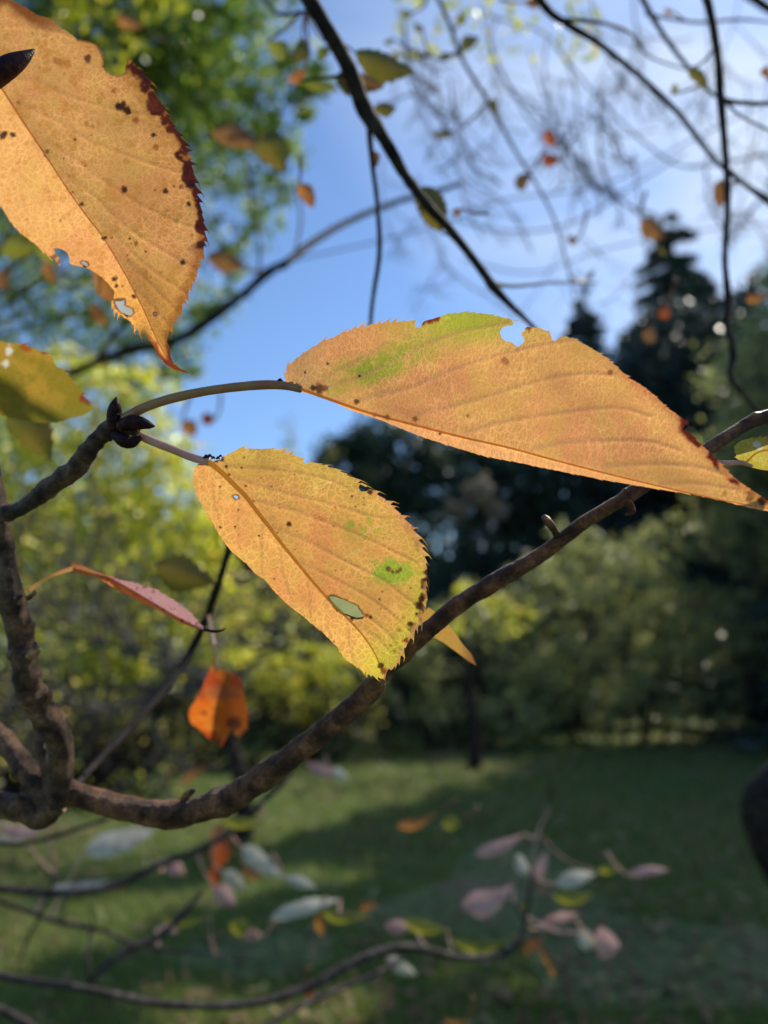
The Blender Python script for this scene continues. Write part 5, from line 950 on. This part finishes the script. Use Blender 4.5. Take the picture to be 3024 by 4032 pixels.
def pigA(x, y):
    n1 = vnoise(x, y, 220, 4, 61); n2 = vnoise(x, y, 90, 4, 62); n3 = vnoise(x, y, 30, 3, 63)
    C = np.tile(np.array([.79, .40, .12]), (len(x), 1)); C = mixc(C, (.78, .33, .11), sstep(.45, .62, n1) * .6); C = mixc(C, (.78, .45, .11), sstep(.48, .68, n2) * .5)
    C = mixc(C, (.82, .36, .06), sstep(980, 1250, y) * .65); C = mixc(C, (.66, .27, .10), vein_field(x, y, veA, 8) * .28); C = mixc(C, (.58, .27, .09), vein_field(x, y, [midA], 5) * .3)  # bands along the side veins hold their shadow as painted colour
    C = mixc(C, (.62, .27, .05), sstep(.58, .72, vnoise(x, y, 36, 3, 64)) * .55)
    dE, _, t = seg_dist(x, y, np.array(a3), False); nn = vnoise(x, y, 46, 3, 65)
    C = mixc(C, (.48, .22, .03), sstep(90, 20, dE + (n3 - .5) * 80) * sstep(900, 400, y) * .8)
    C = mixc(C, (.40, .13, .02), sstep(40, 8, dE + (n3 - .5) * 30) * .7); C = mixc(C, (.09, .016, .010), sstep(34, 16, dE + (nn - .5) * 110) * sstep(1050, 900, y))
    d4 = np.minimum(seg_dist(x, y, np.array(a4), False)[0], seg_dist(x, y, np.array(a5), False)[0]); C = mixc(C, (.28, .05, .012), sstep(22, 8, d4 + (n3 - .5) * 16) * sstep(1290, 1380, y)); C = mixc(C, (.20, .03, .01), sstep(1395, 1425, y))
    d1 = seg_dist(x, y, np.array(a1), False)[0]; C = mixc(C, (.28, .09, .02), sstep(70, 10, d1 + (n2 - .5) * 90) * sstep(420, 100, x) * sstep(160, 90, y))
    dt = seg_dist(x, y, np.array(a2), False)[0]; C = mixc(C, (.24, .09, .03), sstep(9, 3, dt) * .8)
    sp = [(705, 620, 26), (738, 640, 22), (685, 612, 18), (750, 655, 12), (722, 1100, 19), (893, 783, 14), (505, 338, 22, (.14, .05, .02)), (960, 1110, 15), (1095, 1185, 14), (1062, 1523, 16), (15, 790, 18), (30, 775, 14), (75, 783, 16), (435, 810, 9), (985, 750, 24, (.1, .02, .01)), (955, 700, 26, (.1, .02, .01)), (890, 610, 34, (.14, .03, .012)), (830, 430, 36, (.06, .012, .01)), (850, 465, 22, (.06, .012, .01)), (840, 520, 22, (.06, .012, .01)), (1085, 980, 26, (.06, .012, .01)), (1110, 1072, 26, (.04, .01, .01)), (1050, 1085, 14, (.3, .1, .03)), (1155, 1150, 26, (.06, .012, .01)), (1170, 1420, 26, (.06, .012, .01)), (790, 700, 18, (.45, .13, .03)), (905, 855, 18, (.42, .16, .03)), (475, 1187, 12), (600, 1385, 10), (610, 1380, 9), (788, 1412, 12, (.3, .1, .03)), (845, 1462, 6), (665, 1620, 14), (675, 1660, 11), (712, 1660, 9, (.3, .15, .03)), (777, 1722, 13), (900, 1105, 8, (.35, .15, .05)), (965, 1225, 11, (.42, .22, .06)), (350, 1280, 7, (.3, .15, .04)), (1025, 1285, 10, (.45, .25, .06)), (785, 1690, 7, (.4, .15, .04)), (370, 920, 5), (495, 960, 6), (480, 1335, 4), (650, 1380, 6), (745, 1510, 5), (755, 1385, 6), (325, 350, 18, (.45, .18, .04), .8), (390, 370, 24, (.55, .2, .04), .7), (350, 360, 22, (.5, .2, .04), .7), (660, 525, 16, (.4, .14, .03), .8), (500, 720, 12, (.42, .2, .03), .8), (540, 735, 10, (.42, .2, .03), .8), (275, 880, 12, (.3, .12, .03)), (105, 595, 12, (.4, .15, .05)), (420, 1115, 8, (.35, .15, .04)), (260, 905, 6), (1010, 1080, 8, (.3, .1, .03)), (940, 1580, 6, (.4, .2, .04)), (910, 1990, 6, (.3, .1, .02)), (740, 1480, 5, (.3, .12, .03)), (320, 1490, 16, (.25, .07, .02)), (345, 1520, 16, (.25, .07, .02)), (490, 1555, 12, (.1, .04, .02))]
    C = mixc(C, (.74, .24, .10), np.exp(-(np.hypot(x - 722 * .678, y - 1100 * .678) / 26) ** 2) * .7)
    C = stains(x, y, C, [(*k1([s[:2]])[0], s[2] * .70, *s[3:]) for s in sp], DK, 64)
    rs = np.random.default_rng(8); bb = [(x0, y0, rs.uniform(1.8, 5), (.42, .17, .04), .7) for x0, y0 in zip(rs.uniform(0, 800, 110), rs.uniform(60, 1300, 110))]
    return stains(x, y, C, bb, DK, 65)
plA = plane3([(0, 60, .284), (760, 900, .254), (20, 800, .284)])
def dA(x, y):
    dm, s, t = seg_dist(x, y, midA); return np.maximum(plA(x, y), .238) + np.where(s > 0, dm * 6e-5, dm * 3e-5) + .00015 * (1 - vein_field(x, y, veA, 14)) * np.clip(dm / 50, 0, 1) + .003 * (vnoise(x, y, 260, 2, 66) - .5)
leafA = blade('leaf', olA, holeA, 5.0, dA, pigA, hero_mat('large_leaf_blade', 1.0, vs_=1.1, strength=.8), ct); leafA['label'] = 'largest orange leaf at the upper left with dark spots and a brown toothed margin'
rib_on('midrib', midA, dA, 4.5, 1.5, M['rib2'], leafA)
dd = lambda p: float(dA(np.array([p[0]]), np.array([p[1]]))[0])
def film(poly, base, off=.0008):
    c = np.array(base(poly)).mean(0); o = sheet_small('film', base(poly), dd(c) + off, M['film'], None); 
    root = ct; o.data.transform(Matrix.Translation(-world_loc(root))); o.parent = leafA; o['label'] = 'thin white skeleton of leaf tissue'; return o
film([(662, 1744), (700, 1750), (722, 1744), (722, 1772), (770, 1795), (774, 1818), (758, 1834), (730, 1826), (700, 1808), (680, 1780)], k1)
film([(466, 1518), (490, 1516), (510, 1530), (512, 1546), (490, 1545)], k1)
child_tube('petiole', [(-430, 0, .312, 14), (*k1([(-380, 80)])[0], .312, 12), (*k1([(-300, 160)])[0], .306, 10)], M['stalk_g'], leafA)
# dark long bud in front of leaf A
tube('bud', [(-260, 400, .255, 40), (-140, 345, .257, 52), (-50, 305, .259, 54), (10, 276, .26, 46), (55, 250, .261, 38), (95, 226, .262, 25), (122, 206, .263, 12), (138, 194, .264, 2)], M['bud'], ct, 16, .05)
# leaf D: olive yellow, left edge; leaf E behind it
dp = [(-160, 760), (-60, 738), (0, 740), (45, 744), (80, 756), (110, 770), (118, 790), (145, 808), (168, 838), (190, 868), (202, 880), (190, 892), (160, 902), (120, 912), (80, 914), (40, 906), (0, 896), (-60, 880), (-150, 830)]
def pigD(x, y):
    n = vnoise(x, y, 70, 3, 71); C = np.tile(np.array([.30, .22, .025]), (len(x), 1)); C = mixc(C, (.44, .27, .035), sstep(.42, .62, n)); C = mixc(C, (.24, .21, .025), sstep(1520, 1640, y) * .7)
    return stains(x, y, C, [(20 * S, 758 * S, 15, (.75, .7, .55)), (12 * S, 785 * S, 13, (.75, .7, .55)), (58 * S, 748 * S, 26, (.35, .1, .02)), (95 * S, 758 * S, 16, (.25, .07, .02)), (180 * S, 862 * S, 18, (.25, .05, .02)), (195 * S, 868 * S, 14, (.2, .04, .02))], BR, 7)
o = blade('leaf', toothed(kG(dp[:11]), 34, 8, awn=.4, seed=71) + rough_line(kG(dp[10:]), 3, 12), [], 8, lambda x, y: .315 + (y - 1400) * 5e-5 + 0 * x, pigD, hero_mat('olive_leaf_blade', 1.0, strength=.3), ct); o['label'] = 'olive yellow leaf lying along the left edge below the largest leaf'
o = soft_leaf(ct, 70 * S, 940 * S, -50, 130 * S, 84 * S, .42, M['olive'], tilt=.2); o['label'] = 'blurred dark olive leaf tucked behind the olive yellow one'
o = soft_leaf(ct, 235 * S, 618 * S, -60, 96 * S, 60 * S, .48, M['orange'], tilt=.2); o['label'] = 'blurred orange leaf showing behind the left margin of the largest leaf'
for o in bpy.data.objects:
    if '_base' in o: del o['_base']
    if o.parent and o.name.split('.')[0] in ('crown', 'limbs', 'boughs', 'twigs', 'leaves', 'leaf_spray', 'branches', 'stems'): o['kind'] = 'stuff'
